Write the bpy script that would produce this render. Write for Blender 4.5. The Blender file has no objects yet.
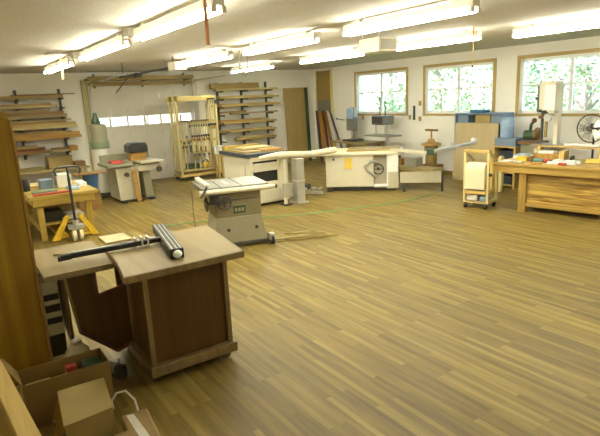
import bpy, math, random
from mathutils import Vector, Matrix
random.seed(7)
S = bpy.context.scene
COL = S.collection
R = math.radians

# ------------------------------------------------------------------ mesh builder
class MB:
    def __init__(s): s.v = []; s.f = []
    def add(s, vs, fs):
        n = len(s.v); s.v += [tuple(p) for p in vs]; s.f += [tuple(i + n for i in f) for f in fs]; return s
    def box(s, x0, x1, y0, y1, z0, z1):
        x0, x1 = min(x0, x1), max(x0, x1); y0, y1 = min(y0, y1), max(y0, y1); z0, z1 = min(z0, z1), max(z0, z1)
        return s.add([(x0,y0,z0),(x1,y0,z0),(x1,y1,z0),(x0,y1,z0),(x0,y0,z1),(x1,y0,z1),(x1,y1,z1),(x0,y1,z1)],
                     [(3,2,1,0),(4,5,6,7),(0,1,5,4),(1,2,6,5),(2,3,7,6),(3,0,4,7)])
    def beam(s, p0, p1, w, h, up=(0,0,1)):
        p0 = Vector(p0); p1 = Vector(p1); d = (p1 - p0).normalized(); u = Vector(up)
        if abs(d.dot(u)) > .99: u = Vector((1,0,0))
        a = d.cross(u).normalized(); b = a.cross(d).normalized()
        a *= w/2; b *= h/2
        vs = [p + i*a + j*b for p in (p0, p1) for i, j in ((-1,-1),(1,-1),(1,1),(-1,1))]
        return s.add(vs, [(0,1,2,3),(7,6,5,4),(4,5,1,0),(5,6,2,1),(6,7,3,2),(7,4,0,3)])
    def tube(s, pts, r, seg=8, cap=True):
        pts = [Vector(p) for p in pts]; n = len(pts); rs = r if isinstance(r, (list, tuple)) else [r]*n
        rings = []; prev = None
        for i, p in enumerate(pts):
            d = (pts[min(i+1, n-1)] - pts[max(i-1, 0)]).normalized()
            if prev is None:
                a = d.cross(Vector((0,0,1)))
                if a.length < 1e-3: a = d.cross(Vector((1,0,0)))
            else: a = prev - d*prev.dot(d)
            a.normalize(); b = d.cross(a); prev = a
            rings.append([p + (a*math.cos(t) + b*math.sin(t))*rs[i] for t in [2*math.pi*k/seg for k in range(seg)]])
        vs = [q for ring in rings for q in ring]; fs = []
        for i in range(n-1):
            for k in range(seg):
                fs.append((i*seg+k, i*seg+(k+1) % seg, (i+1)*seg+(k+1) % seg, (i+1)*seg+k))
        if cap: fs += [tuple(reversed(range(seg))), tuple((n-1)*seg+k for k in range(seg))]
        return s.add(vs, fs)
    def cyl(s, p0, p1, r0, r1=None, seg=16):
        return s.tube([p0, p1], [r0, r0 if r1 is None else r1], seg)
    def lathe(s, prof, c=(0,0,0), seg=20):
        vs = []; fs = []; n = len(prof)
        for r, z in prof:
            for k in range(seg):
                t = 2*math.pi*k/seg; vs.append((c[0]+r*math.cos(t), c[1]+r*math.sin(t), c[2]+z))
        for i in range(n-1):
            for k in range(seg): fs.append((i*seg+k, i*seg+(k+1) % seg, (i+1)*seg+(k+1) % seg, (i+1)*seg+k))
        fs += [tuple(reversed(range(seg))), tuple((n-1)*seg+k for k in range(seg))]
        return s.add(vs, fs)
    def prism(s, poly, axis, a, b):
        def P(q, h): return {'x': (h, q[0], q[1]), 'y': (q[0], h, q[1]), 'z': (q[0], q[1], h)}[axis]
        n = len(poly); vs = [P(q, a) for q in poly] + [P(q, b) for q in poly]
        fs = [tuple(reversed(range(n))), tuple(range(n, 2*n))] + [(i, (i+1) % n, n+(i+1) % n, n+i) for i in range(n)]
        return s.add(vs, fs)
    def slab(s, pts, t):                         # a planar polygon given in space, thickened by t along its normal
        P = [Vector(p) for p in pts]; nrm = (P[1]-P[0]).cross(P[2]-P[0]).normalized()*t; n = len(P)
        fs = [tuple(reversed(range(n))), tuple(range(n, 2*n))] + [(i, (i+1) % n, n+(i+1) % n, n+i) for i in range(n)]
        return s.add(P + [p+nrm for p in P], fs)
    def ball(s, c, r, sc=(1,1,1), seg=14, rings=8):
        prof = [(max(1e-4, r*math.sin(math.pi*i/rings)), -r*math.cos(math.pi*i/rings)) for i in range(rings+1)]
        n = len(s.v); s.lathe(prof, (0,0,0), seg)
        for i in range(n, len(s.v)):
            v = s.v[i]; s.v[i] = (c[0]+v[0]*sc[0], c[1]+v[1]*sc[1], c[2]+v[2]*sc[2])
        return s
    def ring(s, c, R0, r, axis='x', seg=24, n=6, a0=0, a1=360):
        pts = []; full = abs(a1-a0) >= 360
        for k in range(seg+1):
            t = R(a0+(a1-a0)*k/seg); q = (R0*math.cos(t), R0*math.sin(t))
            pts.append({'x': (c[0], c[1]+q[0], c[2]+q[1]), 'y': (c[0]+q[0], c[1], c[2]+q[1]), 'z': (c[0]+q[0], c[1]+q[1], c[2])}[axis])
        return s.tube(pts, r, n, cap=not full)

MATS_OF = {}
def finish(o, me, mat, bevel, smooth):
    me.materials.append(mat)
    if smooth:
        me.shade_smooth(); me.set_sharp_from_angle(angle=R(38))
    if bevel:
        b = o.modifiers.new('bevel', 'BEVEL'); b.width = bevel; b.segments = 2; b.limit_method = 'ANGLE'; b.angle_limit = R(40)

def mesh_of(name, mb, M=None):
    me = bpy.data.meshes.new(name)
    vs = [tuple(M @ Vector(v)) for v in mb.v] if M else mb.v
    me.from_pydata(vs, [], mb.f); me.validate(); me.update()
    return me

def root_of(o):
    while o.parent: o = o.parent
    return o
WORLD = {}                                         # thing name -> inverse matrix
def part(name, mb, mat, parent, bevel=0, smooth=False, world=True, label=None):
    M = WORLD[root_of(parent).name] if world else None
    me = mesh_of(name, mb, M); o = bpy.data.objects.new(name, me); COL.objects.link(o); o.parent = parent
    finish(o, me, mat, bevel, smooth)
    if label: o['label'] = label
    return o
def tag(o, label, cat, group=None, kind=None):
    if label: o['label'] = label
    if cat: o['category'] = cat
    if group: o['group'] = group
    if kind: o['kind'] = kind
    return o
def thing(name, label, cat, loc=(0,0,0), rz=0, group=None):
    o = bpy.data.objects.new(name, None); COL.objects.link(o); o.empty_display_size = .1
    o.location = loc; o.rotation_euler = (0, 0, R(rz))
    WORLD[o.name] = (Matrix.Translation(loc) @ Matrix.Rotation(R(rz), 4, 'Z')).inverted()
    return tag(o, label, cat, group)
def solo(name, label, cat, mb, mat, group=None, bevel=0, smooth=False, kind=None):
    xs, ys, zs = zip(*mb.v)
    loc = Vector(((min(xs)+max(xs))/2, (min(ys)+max(ys))/2, min(zs)))
    Mx = Matrix.Translation(-loc)
    if .004 < loc.z and max(zs) < 2.5: loc.z += .0015
    me = mesh_of(name, mb, Mx); o = bpy.data.objects.new(name, me); COL.objects.link(o); o.location = loc
    finish(o, me, mat, bevel, smooth); WORLD[o.name] = Matrix.Translation(-loc)
    return tag(o, label, cat, group, kind)
def struct(name, mb, mat, parent=None, bevel=0):
    if parent: return part(name, mb, mat, parent, bevel)
    me = mesh_of(name, mb); o = bpy.data.objects.new(name, me); COL.objects.link(o); finish(o, me, mat, bevel, False)
    o['kind'] = 'structure'; WORLD[o.name] = Matrix.Identity(4); return o
def dup(src, loc, rz, label, group=None):
    r = src.copy(); COL.objects.link(r); r.location = loc; r.rotation_euler = (0, 0, R(rz)); r['label'] = label
    if group: r['group'] = group
    for ch in list(src.children):
        c = ch.copy(); COL.objects.link(c); c.parent = r
        for g in ch.children:
            d = g.copy(); COL.objects.link(d); d.parent = c
    WORLD[r.name] = (Matrix.Translation(loc) @ Matrix.Rotation(R(rz), 4, 'Z')).inverted()
    return r
B = lambda *a: MB().box(*a)

# ------------------------------------------------------------------ materials
def new(name):
    m = bpy.data.materials.new(name); m.use_nodes = True
    nt = m.node_tree; return m, nt, nt.nodes['Principled BSDF']
def plain(name, c, rough=.55, metal=0, var=.12, scale=9, bump=0, spec=None):
    m, nt, p = new(name); N = nt.nodes; L = nt.links
    tc = N.new('ShaderNodeTexCoord'); no = N.new('ShaderNodeTexNoise'); no.inputs['Scale'].default_value = scale; no.inputs['Detail'].default_value = 4
    L.new(tc.outputs['Object'], no.inputs['Vector'])
    cr = N.new('ShaderNodeValToRGB'); cr.color_ramp.elements[0].position = .3; cr.color_ramp.elements[1].position = .7
    cr.color_ramp.elements[0].color = (*[x*(1-var) for x in c], 1); cr.color_ramp.elements[1].color = (*[min(1, x*(1+var*.6)) for x in c], 1)
    L.new(no.outputs['Fac'], cr.inputs['Fac']); L.new(cr.outputs['Color'], p.inputs['Base Color'])
    p.inputs['Roughness'].default_value = rough; p.inputs['Metallic'].default_value = metal
    if spec is not None: p.inputs['Specular IOR Level'].default_value = spec
    if bump:
        b = N.new('ShaderNodeBump'); b.inputs['Strength'].default_value = bump; b.inputs['Distance'].default_value = .01
        L.new(no.outputs['Fac'], b.inputs['Height']); L.new(b.outputs['Normal'], p.inputs['Normal'])
    return m
def wood(name, a, b, axis='y', scale=1.0, rough=.5, spec=.4):
    a = (a[0]*.95, a[1]*.97, a[2]*.75); b = (b[0]*.95, b[1]*.97, b[2]*.75)
    m, nt, p = new(name); N = nt.nodes; L = nt.links
    tc = N.new('ShaderNodeTexCoord'); mp = N.new('ShaderNodeMapping')
    k = {'x': (1.2, 22, 22), 'y': (22, 1.2, 22), 'z': (22, 22, 1.2)}[axis]
    mp.inputs['Scale'].default_value = [q*scale for q in k]
    oi = N.new('ShaderNodeObjectInfo'); mul = N.new('ShaderNodeVectorMath'); mul.operation = 'SCALE'; mul.inputs[0].default_value = (9, 7, 5)
    L.new(oi.outputs['Random'], mul.inputs['Scale']); L.new(mul.outputs['Vector'], mp.inputs['Location'])
    L.new(tc.outputs['Object'], mp.inputs['Vector'])
    no = N.new('ShaderNodeTexNoise'); no.inputs['Scale'].default_value = 1; no.inputs['Detail'].default_value = 5; no.inputs['Distortion'].default_value = .6
    L.new(mp.outputs['Vector'], no.inputs['Vector'])
    cr = N.new('ShaderNodeValToRGB'); e = cr.color_ramp.elements
    e[0].position = .32; e[0].color = (*b, 1); e[1].position = .68; e[1].color = (*a, 1)
    L.new(no.outputs['Fac'], cr.inputs['Fac']); L.new(cr.outputs['Color'], p.inputs['Base Color'])
    p.inputs['Roughness'].default_value = rough; p.inputs['Specular IOR Level'].default_value = spec
    bm = N.new('ShaderNodeBump'); bm.inputs['Strength'].default_value = .15; bm.inputs['Distance'].default_value = .004
    L.new(no.outputs['Fac'], bm.inputs['Height']); L.new(bm.outputs['Normal'], p.inputs['Normal'])
    return m
def emis(name, c, s):
    m, nt, p = new(name); p.inputs['Base Color'].default_value = (.8, .8, .8, 1)
    p.inputs['Emission Color'].default_value = (*c, 1); p.inputs['Emission Strength'].default_value = s; return m
def pane_mat(name, tint=(1,1,1), gloss=.05, rough=.0):
    m = bpy.data.materials.new(name); m.use_nodes = True; nt = m.node_tree; N = nt.nodes; L = nt.links; N.clear()
    o = N.new('ShaderNodeOutputMaterial'); t = N.new('ShaderNodeBsdfTransparent'); g = N.new('ShaderNodeBsdfGlossy'); mx = N.new('ShaderNodeMixShader')
    t.inputs['Color'].default_value = (*tint, 1); g.inputs['Roughness'].default_value = rough; mx.inputs['Fac'].default_value = gloss
    L.new(t.outputs[0], mx.inputs[1]); L.new(g.outputs[0], mx.inputs[2]); L.new(mx.outputs[0], o.inputs['Surface']); return m
def floor_mat():
    m, nt, p = new('strip_floor'); N = nt.nodes; L = nt.links
    tc = N.new('ShaderNodeTexCoord')
    br = N.new('ShaderNodeTexBrick'); br.offset = .37; br.offset_frequency = 3; br.squash = 1
    br.inputs['Scale'].default_value = 1; br.inputs['Brick Width'].default_value = .8; br.inputs['Row Height'].default_value = .05
    br.inputs['Mortar Size'].default_value = .0018; br.inputs['Mortar Smooth'].default_value = .2; br.inputs['Bias'].default_value = 0
    br.inputs['Color1'].default_value = (0, 0, 0, 1); br.inputs['Color2'].default_value = (1, 1, 1, 1); br.inputs['Mortar'].default_value = (.3, .3, .3, 1)
    L.new(tc.outputs['Object'], br.inputs['Vector'])
    cr = N.new('ShaderNodeValToRGB'); cr.color_ramp.interpolation = 'LINEAR'; e = cr.color_ramp.elements
    e[0].position = 0; e[0].color = (.165, .112, .031, 1); e[1].position = 1; e[1].color = (.305, .228, .062, 1)
    x = e.new(.3); x.color = (.203, .142, .037, 1); x = e.new(.7); x.color = (.24, .171, .043, 1)
    L.new(br.outputs['Color'], cr.inputs['Fac'])
    mp = N.new('ShaderNodeMapping'); mp.inputs['Scale'].default_value = (1.6, 26, 1); L.new(tc.outputs['Object'], mp.inputs['Vector'])
    no = N.new('ShaderNodeTexNoise'); no.inputs['Scale'].default_value = 1; no.inputs['Detail'].default_value = 5; L.new(mp.outputs['Vector'], no.inputs['Vector'])
    mp2 = N.new('ShaderNodeMapping'); mp2.inputs['Scale'].default_value = (.35, .9, 1); L.new(tc.outputs['Object'], mp2.inputs['Vector'])
    n2 = N.new('ShaderNodeTexNoise'); n2.inputs['Scale'].default_value = 1; n2.inputs['Detail'].default_value = 3; L.new(mp2.outputs['Vector'], n2.inputs['Vector'])
    r1 = N.new('ShaderNodeMapRange'); r1.inputs['From Min'].default_value = .3; r1.inputs['From Max'].default_value = .7; r1.inputs['To Min'].default_value = .76; r1.inputs['To Max'].default_value = 1.16
    L.new(no.outputs['Fac'], r1.inputs['Value'])
    r2 = N.new('ShaderNodeMapRange'); r2.inputs['From Min'].default_value = .3; r2.inputs['From Max'].default_value = .7; r2.inputs['To Min'].default_value = .88; r2.inputs['To Max'].default_value = 1.1
    L.new(n2.outputs['Fac'], r2.inputs['Value'])
    mu = N.new('ShaderNodeMath'); mu.operation = 'MULTIPLY'; L.new(r1.outputs[0], mu.inputs[0]); L.new(r2.outputs[0], mu.inputs[1])
    sc = N.new('ShaderNodeVectorMath'); sc.operation = 'SCALE'; L.new(cr.outputs['Color'], sc.inputs[0]); L.new(mu.outputs[0], sc.inputs['Scale'])
    L.new(sc.outputs['Vector'], p.inputs['Base Color'])
    p.inputs['Specular IOR Level'].default_value = .22
    rr = N.new('ShaderNodeMapRange'); rr.inputs['To Min'].default_value = .36; rr.inputs['To Max'].default_value = .52; L.new(n2.outputs['Fac'], rr.inputs['Value']); L.new(rr.outputs[0], p.inputs['Roughness'])
    return m

M = {}
M['floor'] = floor_mat()
M['rail_pine'] = wood('yellowish_pine_rail', (.74, .60, .30), (.60, .46, .18), 'y')
M['wall'] = plain('wall_paint', (.92, .89, .80), .8, var=.03, scale=2)
M['ceil'] = plain('ceiling_texture', (.55, .51, .435), .9, var=.07, scale=26, bump=.5)
M['white'] = plain('white_enamel', (.80, .77, .68), .4, var=.05)
M['vinyl'] = plain('window_vinyl', (.86, .86, .83), .4, var=.02)
M['garage'] = plain('garage_door_paint', (.70, .66, .57), .55, var=.04)
M['jamb'] = wood('jamb_wood', (.50, .44, .27), (.38, .32, .18), 'z')
M['trim'] = wood('window_trim', (.56, .40, .20), (.46, .31, .14), 'x')
M['trimz'] = wood('window_trim_upright', (.56, .40, .20), (.46, .31, .14), 'z')
M['pine'] = wood('pine_along', (.52, .38, .165), (.40, .27, .10), 'y')
M['pinex'] = wood('pine_across', (.66, .47, .20), (.50, .33, .12), 'x')
M['pinez'] = wood('pine_upright', (.66, .47, .20), (.50, .33, .12), 'z')
M['pale'] = wood('pale_lumber', (.56, .45, .27), (.44, .33, .17), 'y')
M['palez'] = wood('pale_upright', (.74, .62, .38), (.60, .48, .26), 'z')
M['tan'] = wood('tan_lumber', (.40, .285, .125), (.30, .20, .075), 'y')
M['brown'] = wood('brown_lumber', (.30, .17, .065), (.19, .10, .035), 'y')
M['brownx'] = wood('brown_across', (.30, .17, .065), (.19, .10, .035), 'x')
M['orange'] = wood('orange_lumber', (.47, .26, .075), (.33, .17, .045), 'y')
M['grey_wood'] = wood('weathered_lumber', (.36, .29, .17), (.24, .18, .09), 'y')
M['yellow_wood'] = wood('yellow_pine_bench', (.46, .31, .075), (.36, .235, .05), 'y')
M['yellow_woodz'] = wood('yellow_pine_leg', (.46, .31, .075), (.36, .235, .05), 'z')
M['honey'] = wood('honey_bench', (.47, .30, .09), (.35, .21, .055), 'x')
M['honeyz'] = wood('honey_leg', (.45, .29, .09), (.34, .20, .055), 'z')
M['plank'] = wood('streaky_planks', (.72, .48, .15), (.20, .10, .025), 'x', 1.3)
M['post'] = wood('post_timber', (.40, .235, .022), (.27, .14, .010), 'z', .6, .45)
M['ply'] = wood('plywood_sheet', (.50, .39, .27), (.45, .34, .225), 'z', .4)
M['plyx'] = wood('plywood_top', (.33, .245, .15), (.26, .185, .095), 'x', .5, .5, .25)
M['door_ply'] = wood('tan_door', (.40, .28, .12), (.34, .23, .09), 'z', .6)
M['dark_ply'] = wood('dark_plywood', (.12, .06, .012), (.08, .038, .007), 'z', .5, .4)
M['edge'] = wood('cabinet_edge', (.27, .185, .10), (.20, .13, .065), 'z')
M['red_wood'] = wood('reddish_edge', (.20, .05, .025), (.13, .03, .016), 'z')
M['steel'] = plain('brushed_steel', (.62, .61, .56), .35, .6, .08)
M['alu'] = plain('aluminium', (.66, .66, .64), .3, .9, .05)
M['cast'] = plain('cast_iron_top', (.29, .285, .25), .35, .35, .08)
M['dark'] = plain('black_plastic', (.022, .021, .018), .45, var=.2)
M['rubber'] = plain('rubber', (.03, .028, .025), .7, var=.2)
M['iron'] = plain('dark_iron', (.075, .07, .055), .5, .3, .2)
M['saw_body'] = plain('putty_enamel', (.235, .20, .11), .5, var=.06)
M['saw_base'] = plain('putty_stand', (.33, .30, .20), .5, var=.06)
M['grey_green'] = plain('grey_green_enamel', (.25, .24, .155), .5, var=.08)
M['greyg_light'] = plain('light_machine_enamel', (.52, .48, .34), .5, var=.06)
M['green'] = plain('dark_green_paint', (.045, .085, .045), .5, var=.2)
M['leafgreen'] = plain('pale_green_paint', (.17, .215, .13), .5, var=.1)
M['machine_white'] = plain('cream_machine_enamel', (.72, .67, .52), .4, var=.04)
M['cream'] = plain('cream_duct', (.76, .68, .48), .5, var=.06)
M['duct_grey'] = plain('grey_duct', (.42, .40, .33), .5, .2, .08)
M['navy'] = plain('navy_laminate', (.035, .045, .06), .4, var=.15)
M['blue'] = plain('blue_plastic', (.06, .14, .30), .45, var=.12)
M['bluegrey'] = plain('blue_grey_plastic', (.18, .245, .33), .5, var=.12)
M['lightblue'] = plain('light_blue_plastic', (.30, .42, .58), .5, var=.1)
M['yellow'] = plain('yellow_paint', (.72, .47, .03), .45, var=.1)
M['label'] = plain('yellow_label', (.72, .52, .08), .5, var=.05)
M['red'] = plain('red_paint', (.45, .06, .035), .5, var=.1)
M['orange_p'] = plain('orange_cord', (.85, .42, .20), .6, var=.05)
M['green_cord'] = plain('green_cord', (.16, .42, .20), .6, var=.05)
M['card'] = plain('cardboard', (.25, .165, .04), .8, var=.1, scale=5)
M['card_light'] = plain('light_cardboard', (.33, .24, .08), .8, var=.1, scale=5)
M['paper'] = plain('brown_paper', (.33, .22, .08), .75, var=.14, scale=6)
M['ribbon'] = plain('white_plastic_strip', (.70, .68, .60), .5, var=.05)
M['belt'] = plain('cream_sandpaper', (.74, .67, .45), .85, var=.05, scale=60)
M['glassjar'] = plain('cloudy_plastic', (.40, .34, .20), .25, var=.1)
M['sheet'] = plain('clear_plastic_wrap', (.72, .72, .68), .2, var=.12, scale=14)
M['teal'] = plain('teal_plastic', (.10, .24, .22), .5, var=.1)
M['purple'] = plain('dark_purple_finish', (.10, .05, .06), .4, var=.15)
M['metalgrey'] = plain('grey_metal_panel', (.22, .22, .18), .5, .2, .1)
M['tube'] = emis('fluorescent_tube', (1, .985, .80), 20)
M['pane'] = pane_mat('window_glass')
M['clearplastic'] = pane_mat('clear_plastic', (.85, .85, .82), .15, .1)
M['grass'] = plain('lawn', (.13, .24, .05), .9, var=.3, scale=2)
M['gravel'] = plain('pale_gravel', (.50, .47, .40), .9, var=.15, scale=30)
M['bark'] = plain('bark', (.30, .25, .19), .9, var=.3, scale=10)
M['leaf1'] = plain('leaf_bright', (.33, .45, .25), .6, var=.4, scale=1.3)
M['leaf2'] = plain('leaf_mid', (.28, .41, .25), .6, var=.4, scale=1.3)

# ------------------------------------------------------------------ setting
WX, NY, H = -14.5, 10.5, 2.95
SY, EX = -1.6, 1.6
struct('floor', B(WX-.2, EX+.2, SY-.2, NY+.2, -.15, 0), M['floor'])
struct('ceiling', B(WX-.5, EX+.5, SY-.5, NY+.5, H, H+.08), M['ceil'])
# west wall with the garage opening
GY0, GY1, GZ = 3.32, 6.18, 2.6
w = MB(); w.box(WX-.2, WX, SY-.2, GY0, 0, H); w.box(WX-.2, WX, GY1, NY+.2, 0, H); w.box(WX-.2, WX, GY0, GY1, GZ, H)
struct('wall_west', w, M['wall'])
WIN = [(-12.33, -10.28), (-9.60, -7.58), (-6.92, -4.72)]
WZ0, WZ1 = 1.52, 2.66
w = MB(); xs = [WX] + [q for a in WIN for q in a] + [EX+.2]
for i in range(0, len(xs), 2): w.box(xs[i], xs[i+1], NY, NY+.2, 0, H)
for a, b in WIN: w.box(a, b, NY, NY+.2, 0, WZ0); w.box(a, b, NY, NY+.2, WZ1, H)
struct('wall_north', w, M['wall'])
struct('wall_south', B(WX, EX, SY-.2, SY, 0, H), M['wall'])
struct('wall_east', B(EX, EX+.2, SY-.2, NY, 0, H), M['wall'])
struct('baseboard_west', MB().box(WX, WX+.018, GY1+.15, 9, 0, .09), M['brown'])
struct('baseboard_north', MB().box(WX+.02, EX, NY-.018, NY, 0, .09), M['tan'])
for n, (a, b) in enumerate(WIN, 1):
    t = .072
    f = MB(); f.box(a+.02, b-.02, NY+.03, NY+.12, WZ0, WZ0+.06); f.box(a+.02, b-.02, NY+.03, NY+.12, WZ1-.06, WZ1)
    f.box(a, a+.06, NY+.03, NY+.12, WZ0, WZ1); f.box(b-.06, b, NY+.03, NY+.12, WZ0, WZ1)
    win = struct('window_%d' % n, f, M['vinyl'])
    c = (a+b)/2; zm = (WZ0+WZ1)/2+.02
    g = MB(); g.box(c-.035, c+.035, NY+.05, NY+.10, WZ0+.06, WZ1-.06)
    g.box(a+.06, c-.035, NY+.055, NY+.095, zm-.018, zm+.018); g.box(c+.035, b-.06, NY+.055, NY+.095, zm-.018, zm+.018)
    part('sash', g, M['vinyl'], win)
    part('pane', B(a+.06, b-.06, NY+.07, NY+.076, WZ0+.06, WZ1-.06), M['pane'], win)
    g = MB(); g.box(a-t, b+t, NY-.022, NY, WZ1, WZ1+t); g.box(a-t, b+t, NY-.03, NY, WZ0-t*.8, WZ0)
    part('trim', g, M['trim'], win, .004)
    g = MB(); g.box(a-t, a, NY-.02, NY, WZ0, WZ1); g.box(b, b+t, NY-.02, NY, WZ0, WZ1)
    part('side_trim', g, M['trimz'], win, .004)
# garage door: sections, six lights
d = MB(); X0, X1 = WX-.09, WX-.045
for z0, z1 in ((0, .645), (.655, 1.30), (1.955, GZ)): d.box(X0, X1, GY0, GY1, z0, z1)
d.box(X0, X1, GY0, GY1, 1.31, 1.55); d.box(X0, X1, GY0, GY1, 1.785, 1.945)
GP = [(3.36+.465*k, 3.36+.465*k+.415) for k in range(6)]
ys = [GY0] + [q for a in GP for q in a] + [GY1]
for i in range(0, len(ys), 2): d.box(X0, X1, ys[i], ys[i+1], 1.55, 1.785)
for z in (.65, 1.305, 1.95): d.box(X0+.005, X1-.012, GY0, GY1, z-.006, z+.006)
door = struct('door_1', d, M['garage'])
for a, b in GP: part('pane', B(WX-.07, WX-.064, a, b, 1.55, 1.785), M['pane'], door)
g = MB()
for y in (3.83, 4.29, 4.76, 5.22, 5.69):
    for z in (.33, .65, 1.3, 1.95, 2.3): g.box(X1, X1+.012, y-.02, y+.02, z-.06, z+.06)
part('hinge', g, M['steel'], door)
j = MB(); j.box(WX-.1, WX+.05, GY0-.15, GY0, 0, GZ+.16); struct('trim_1', j, M['jamb'])
j = MB(); j.box(WX-.1, WX+.05, GY1, GY1+.14, 0, GZ+.16); struct('trim_2', j, M['garage'])
j = MB(); j.box(WX-.1, WX+.05, GY0, GY1, GZ, GZ+.10); struct('trim_3', j, M['tan'])

# outside: ground, drive, trees
struct('ground', B(-60, 30, NY+.2, 60, -.5, -.3), M['grass'])
struct('driveway', B(-60, WX-.2, -30, NY+.2, -.45, -.25), M['gravel'])
def tree(x, y, h, r, seed, leaf, label, z0=-.3):
    rnd = random.Random(seed); t = thing('tree', label, 'tree', (x, y, z0), 0, 'trees outside the workshop')
    tr = MB(); tr.tube([(x, y, z0), (x+.1, y, z0+h*.3), (x-.05, y+.1, z0+h*.62), (x, y, z0+h*.9)], [.13, .10, .07, .02], 8)
    for k in range(7):
        a = rnd.uniform(0, 6.28); z = z0+h*rnd.uniform(.2, .7)
        tr.tube([(x, y, z), (x+math.cos(a)*r*.45, y+math.sin(a)*r*.45, z+h*.12)], [.06, .02], 5)
    part('trunk', tr, M['bark'], t)
    lf = MB()
    cl = []
    for k in range(46):
        u = rnd.uniform(.08, 1); a = rnd.uniform(0, 6.28); rr = r*math.sqrt(rnd.random())*(1-.4*abs(u-.4))
        cl.append((x+rr*math.cos(a), y+rr*math.sin(a), z0+h*u))
    for cx, cy, cz in cl:
        for q in range(60):
            p = Vector((cx+rnd.gauss(0, .34), cy+rnd.gauss(0, .34), cz+rnd.gauss(0, .26))); dd = math.hypot(p.x-x, p.y-y); p.x, p.y = (p.x, p.y) if dd < r-.14 else (x+(p.x-x)/dd*(r-.14), y+(p.y-y)/dd*(r-.14))
            u = Vector((rnd.gauss(0, 1), rnd.gauss(0, 1), rnd.gauss(0, .6))).normalized(); v = u.orthogonal().normalized(); s = rnd.uniform(.045, .10)
            lf.add([p-u*s, p+v*s*.6, p+u*s, p-v*s*.6], [(0, 1, 2, 3)])
    part('foliage', lf, leaf, t)
TR = [(-15.8,15.2,5.6,1.25),(-13.15,15.0,6.4,1.3),(-10.5,15.6,5.6,1.3),(-7.85,15.0,6.2,1.3),(-5.2,15.6,6.6,1.3),(-2.55,15.0,5.6,1.3),(-18.0,19.6,8,1.7),(-14.4,20,8.5,1.75),(-10.8,19.6,7.5,1.75),(-7.2,20.2,8.5,1.75),(-3.6,19.8,8,1.75),(0,19.6,8,1.75)]
TL = ['leftmost tree of the near row, at the left edge of the left window', 'leafy tree close behind the left window', 'leafy tree between the left and middle windows', 'leafy tree close behind the middle window', 'leafy tree behind the left half of the right window', 'leafy tree at the right edge of the right window',
      'taller tree standing far left behind the left window', 'taller tree of the back row behind the left window', 'taller tree of the back row left of the middle window', 'taller tree of the back row behind the middle window', 'taller tree of the back row behind the right window', 'taller tree far right of the back row outside']
for i, (x, y, h, r) in enumerate(TR): tree(x, y, h, r, 20+i, M['leaf1' if i % 2 else 'leaf2'], TL[i])
tree(-27, 3.2, 5, 2.4, 50, M['leaf1'], 'leafy tree seen through the garage door lights, left one', -.25)
tree(-28, 9.2, 5.5, 2.6, 51, M['leaf2'], 'leafy tree seen through the garage door lights, right one', -.25)

# ------------------------------------------------------------------ ceiling things
def fixture(y, x0, x1, label):
    t = thing('strip_light', label, 'ceiling light', ((x0+x1)/2, y, H-.165), 0, 'fluorescent strip lights in three rows')
    part('housing', B(x0, x1, y-.05, y+.05, H-.115, H-.04), M['white'], t, .004)
    for x in (x0+.25, x1-.25): part('mount', B(x-.04, x+.04, y-.03, y+.03, H-.04, H-.001), M['white'], t)
    for q in (-1, 1):
        yy = y+q*.042
        for x in (x0+.015, x1-.015): part('lamp_holder', B(x-.015, x+.015, yy-.02, yy+.02, H-.165, H-.115), M['white'], t)
        part('tube', MB().cyl((x0+.03, yy, H-.145), (x1-.03, yy, H-.145), .019, None, 12), M['tube'], t, smooth=True)
    return t
F1 = [(-11.95,-9.6),(-8.75,-6.5),(-6.05,-4.0)]; F2 = [(-10.3,-8.25),(-7.74,-5.78),(-5.2,-3.3),(-2.5,-.3)]; F3 = [(-12.9,-10.85),(-9.66,-7.65),(-7.05,-5.1),(-4.84,-2.7)]
nm = ['farthest', 'middle', 'nearest']
for i, (a, b) in enumerate(F1): fixture(2.0, a, b, nm[i]+' twin-tube strip light of the left ceiling row')
for i, (a, b) in enumerate(F2): fixture(4.28, a, b, (nm+['added out-of-sight nearest'])[i].replace('nearest', 'nearest' if i == 3 else 'third')+' twin-tube strip light of the centre ceiling row')  # last centre light is added out of view to brighten the foreground floor
for i, (a, b) in enumerate(F3): fixture(6.7 if i < 3 else 7.15, a, b, ['farthest twin-tube strip light, right ceiling row, over the lumber rack', 'second twin-tube strip light of the right row, left of the hanging box', 'third twin-tube strip light of the right row, right of the hanging box', 'nearest twin-tube strip light of the right row, above the right window'][i])
# conduit boxes between fixtures
solo('junction_box', 'small pale junction box on the ceiling between the two far left strip lights', 'junction box', B(-9.3,-9.05,1.93,2.07,H-.1,H-.001), M['white'])
solo('junction_box', 'small pale junction box on the ceiling beside the nearest left strip lights', 'junction box', B(-6.37,-6.18,1.93,2.07,H-.1,H-.001), M['white'])
# hanging air cleaner
t = thing('air_cleaner', 'white box air cleaner hanging under the ceiling between strip lights', 'air cleaner', (-6.0, 5.55, 2.68))
part('case', B(-6.24,-5.80,5.38,5.74,2.68,2.88), M['machine_white'], t, .01)
part('filter', B(-5.80,-5.785,5.42,5.70,2.71,2.85), M['duct_grey'], t)
for x in (-6.2,-5.84):
    for y in (5.42,5.70): part('hanger', MB().cyl((x,y,2.88),(x,y,H-.001),.006,None,6), M['steel'], t)
solo('hanging_strap', 'orange strap hanging from the ceiling just left of the nearest left strip light', 'strap', MB().box(-3.81,-3.79,1.772,1.794,2.51,H-.001), M['orange_p'])
solo('hanging_strap', 'short orange strap hanging beside the farthest left strip light', 'strap', MB().box(-10.02,-9.98,1.895,1.93,2.58,H-.001), M['orange_p'])
t = thing('pull_cord', 'thin pull cord with yellow top hanging before the middle window', 'cord', (-5.05, 6.5, 2.39))
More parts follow.
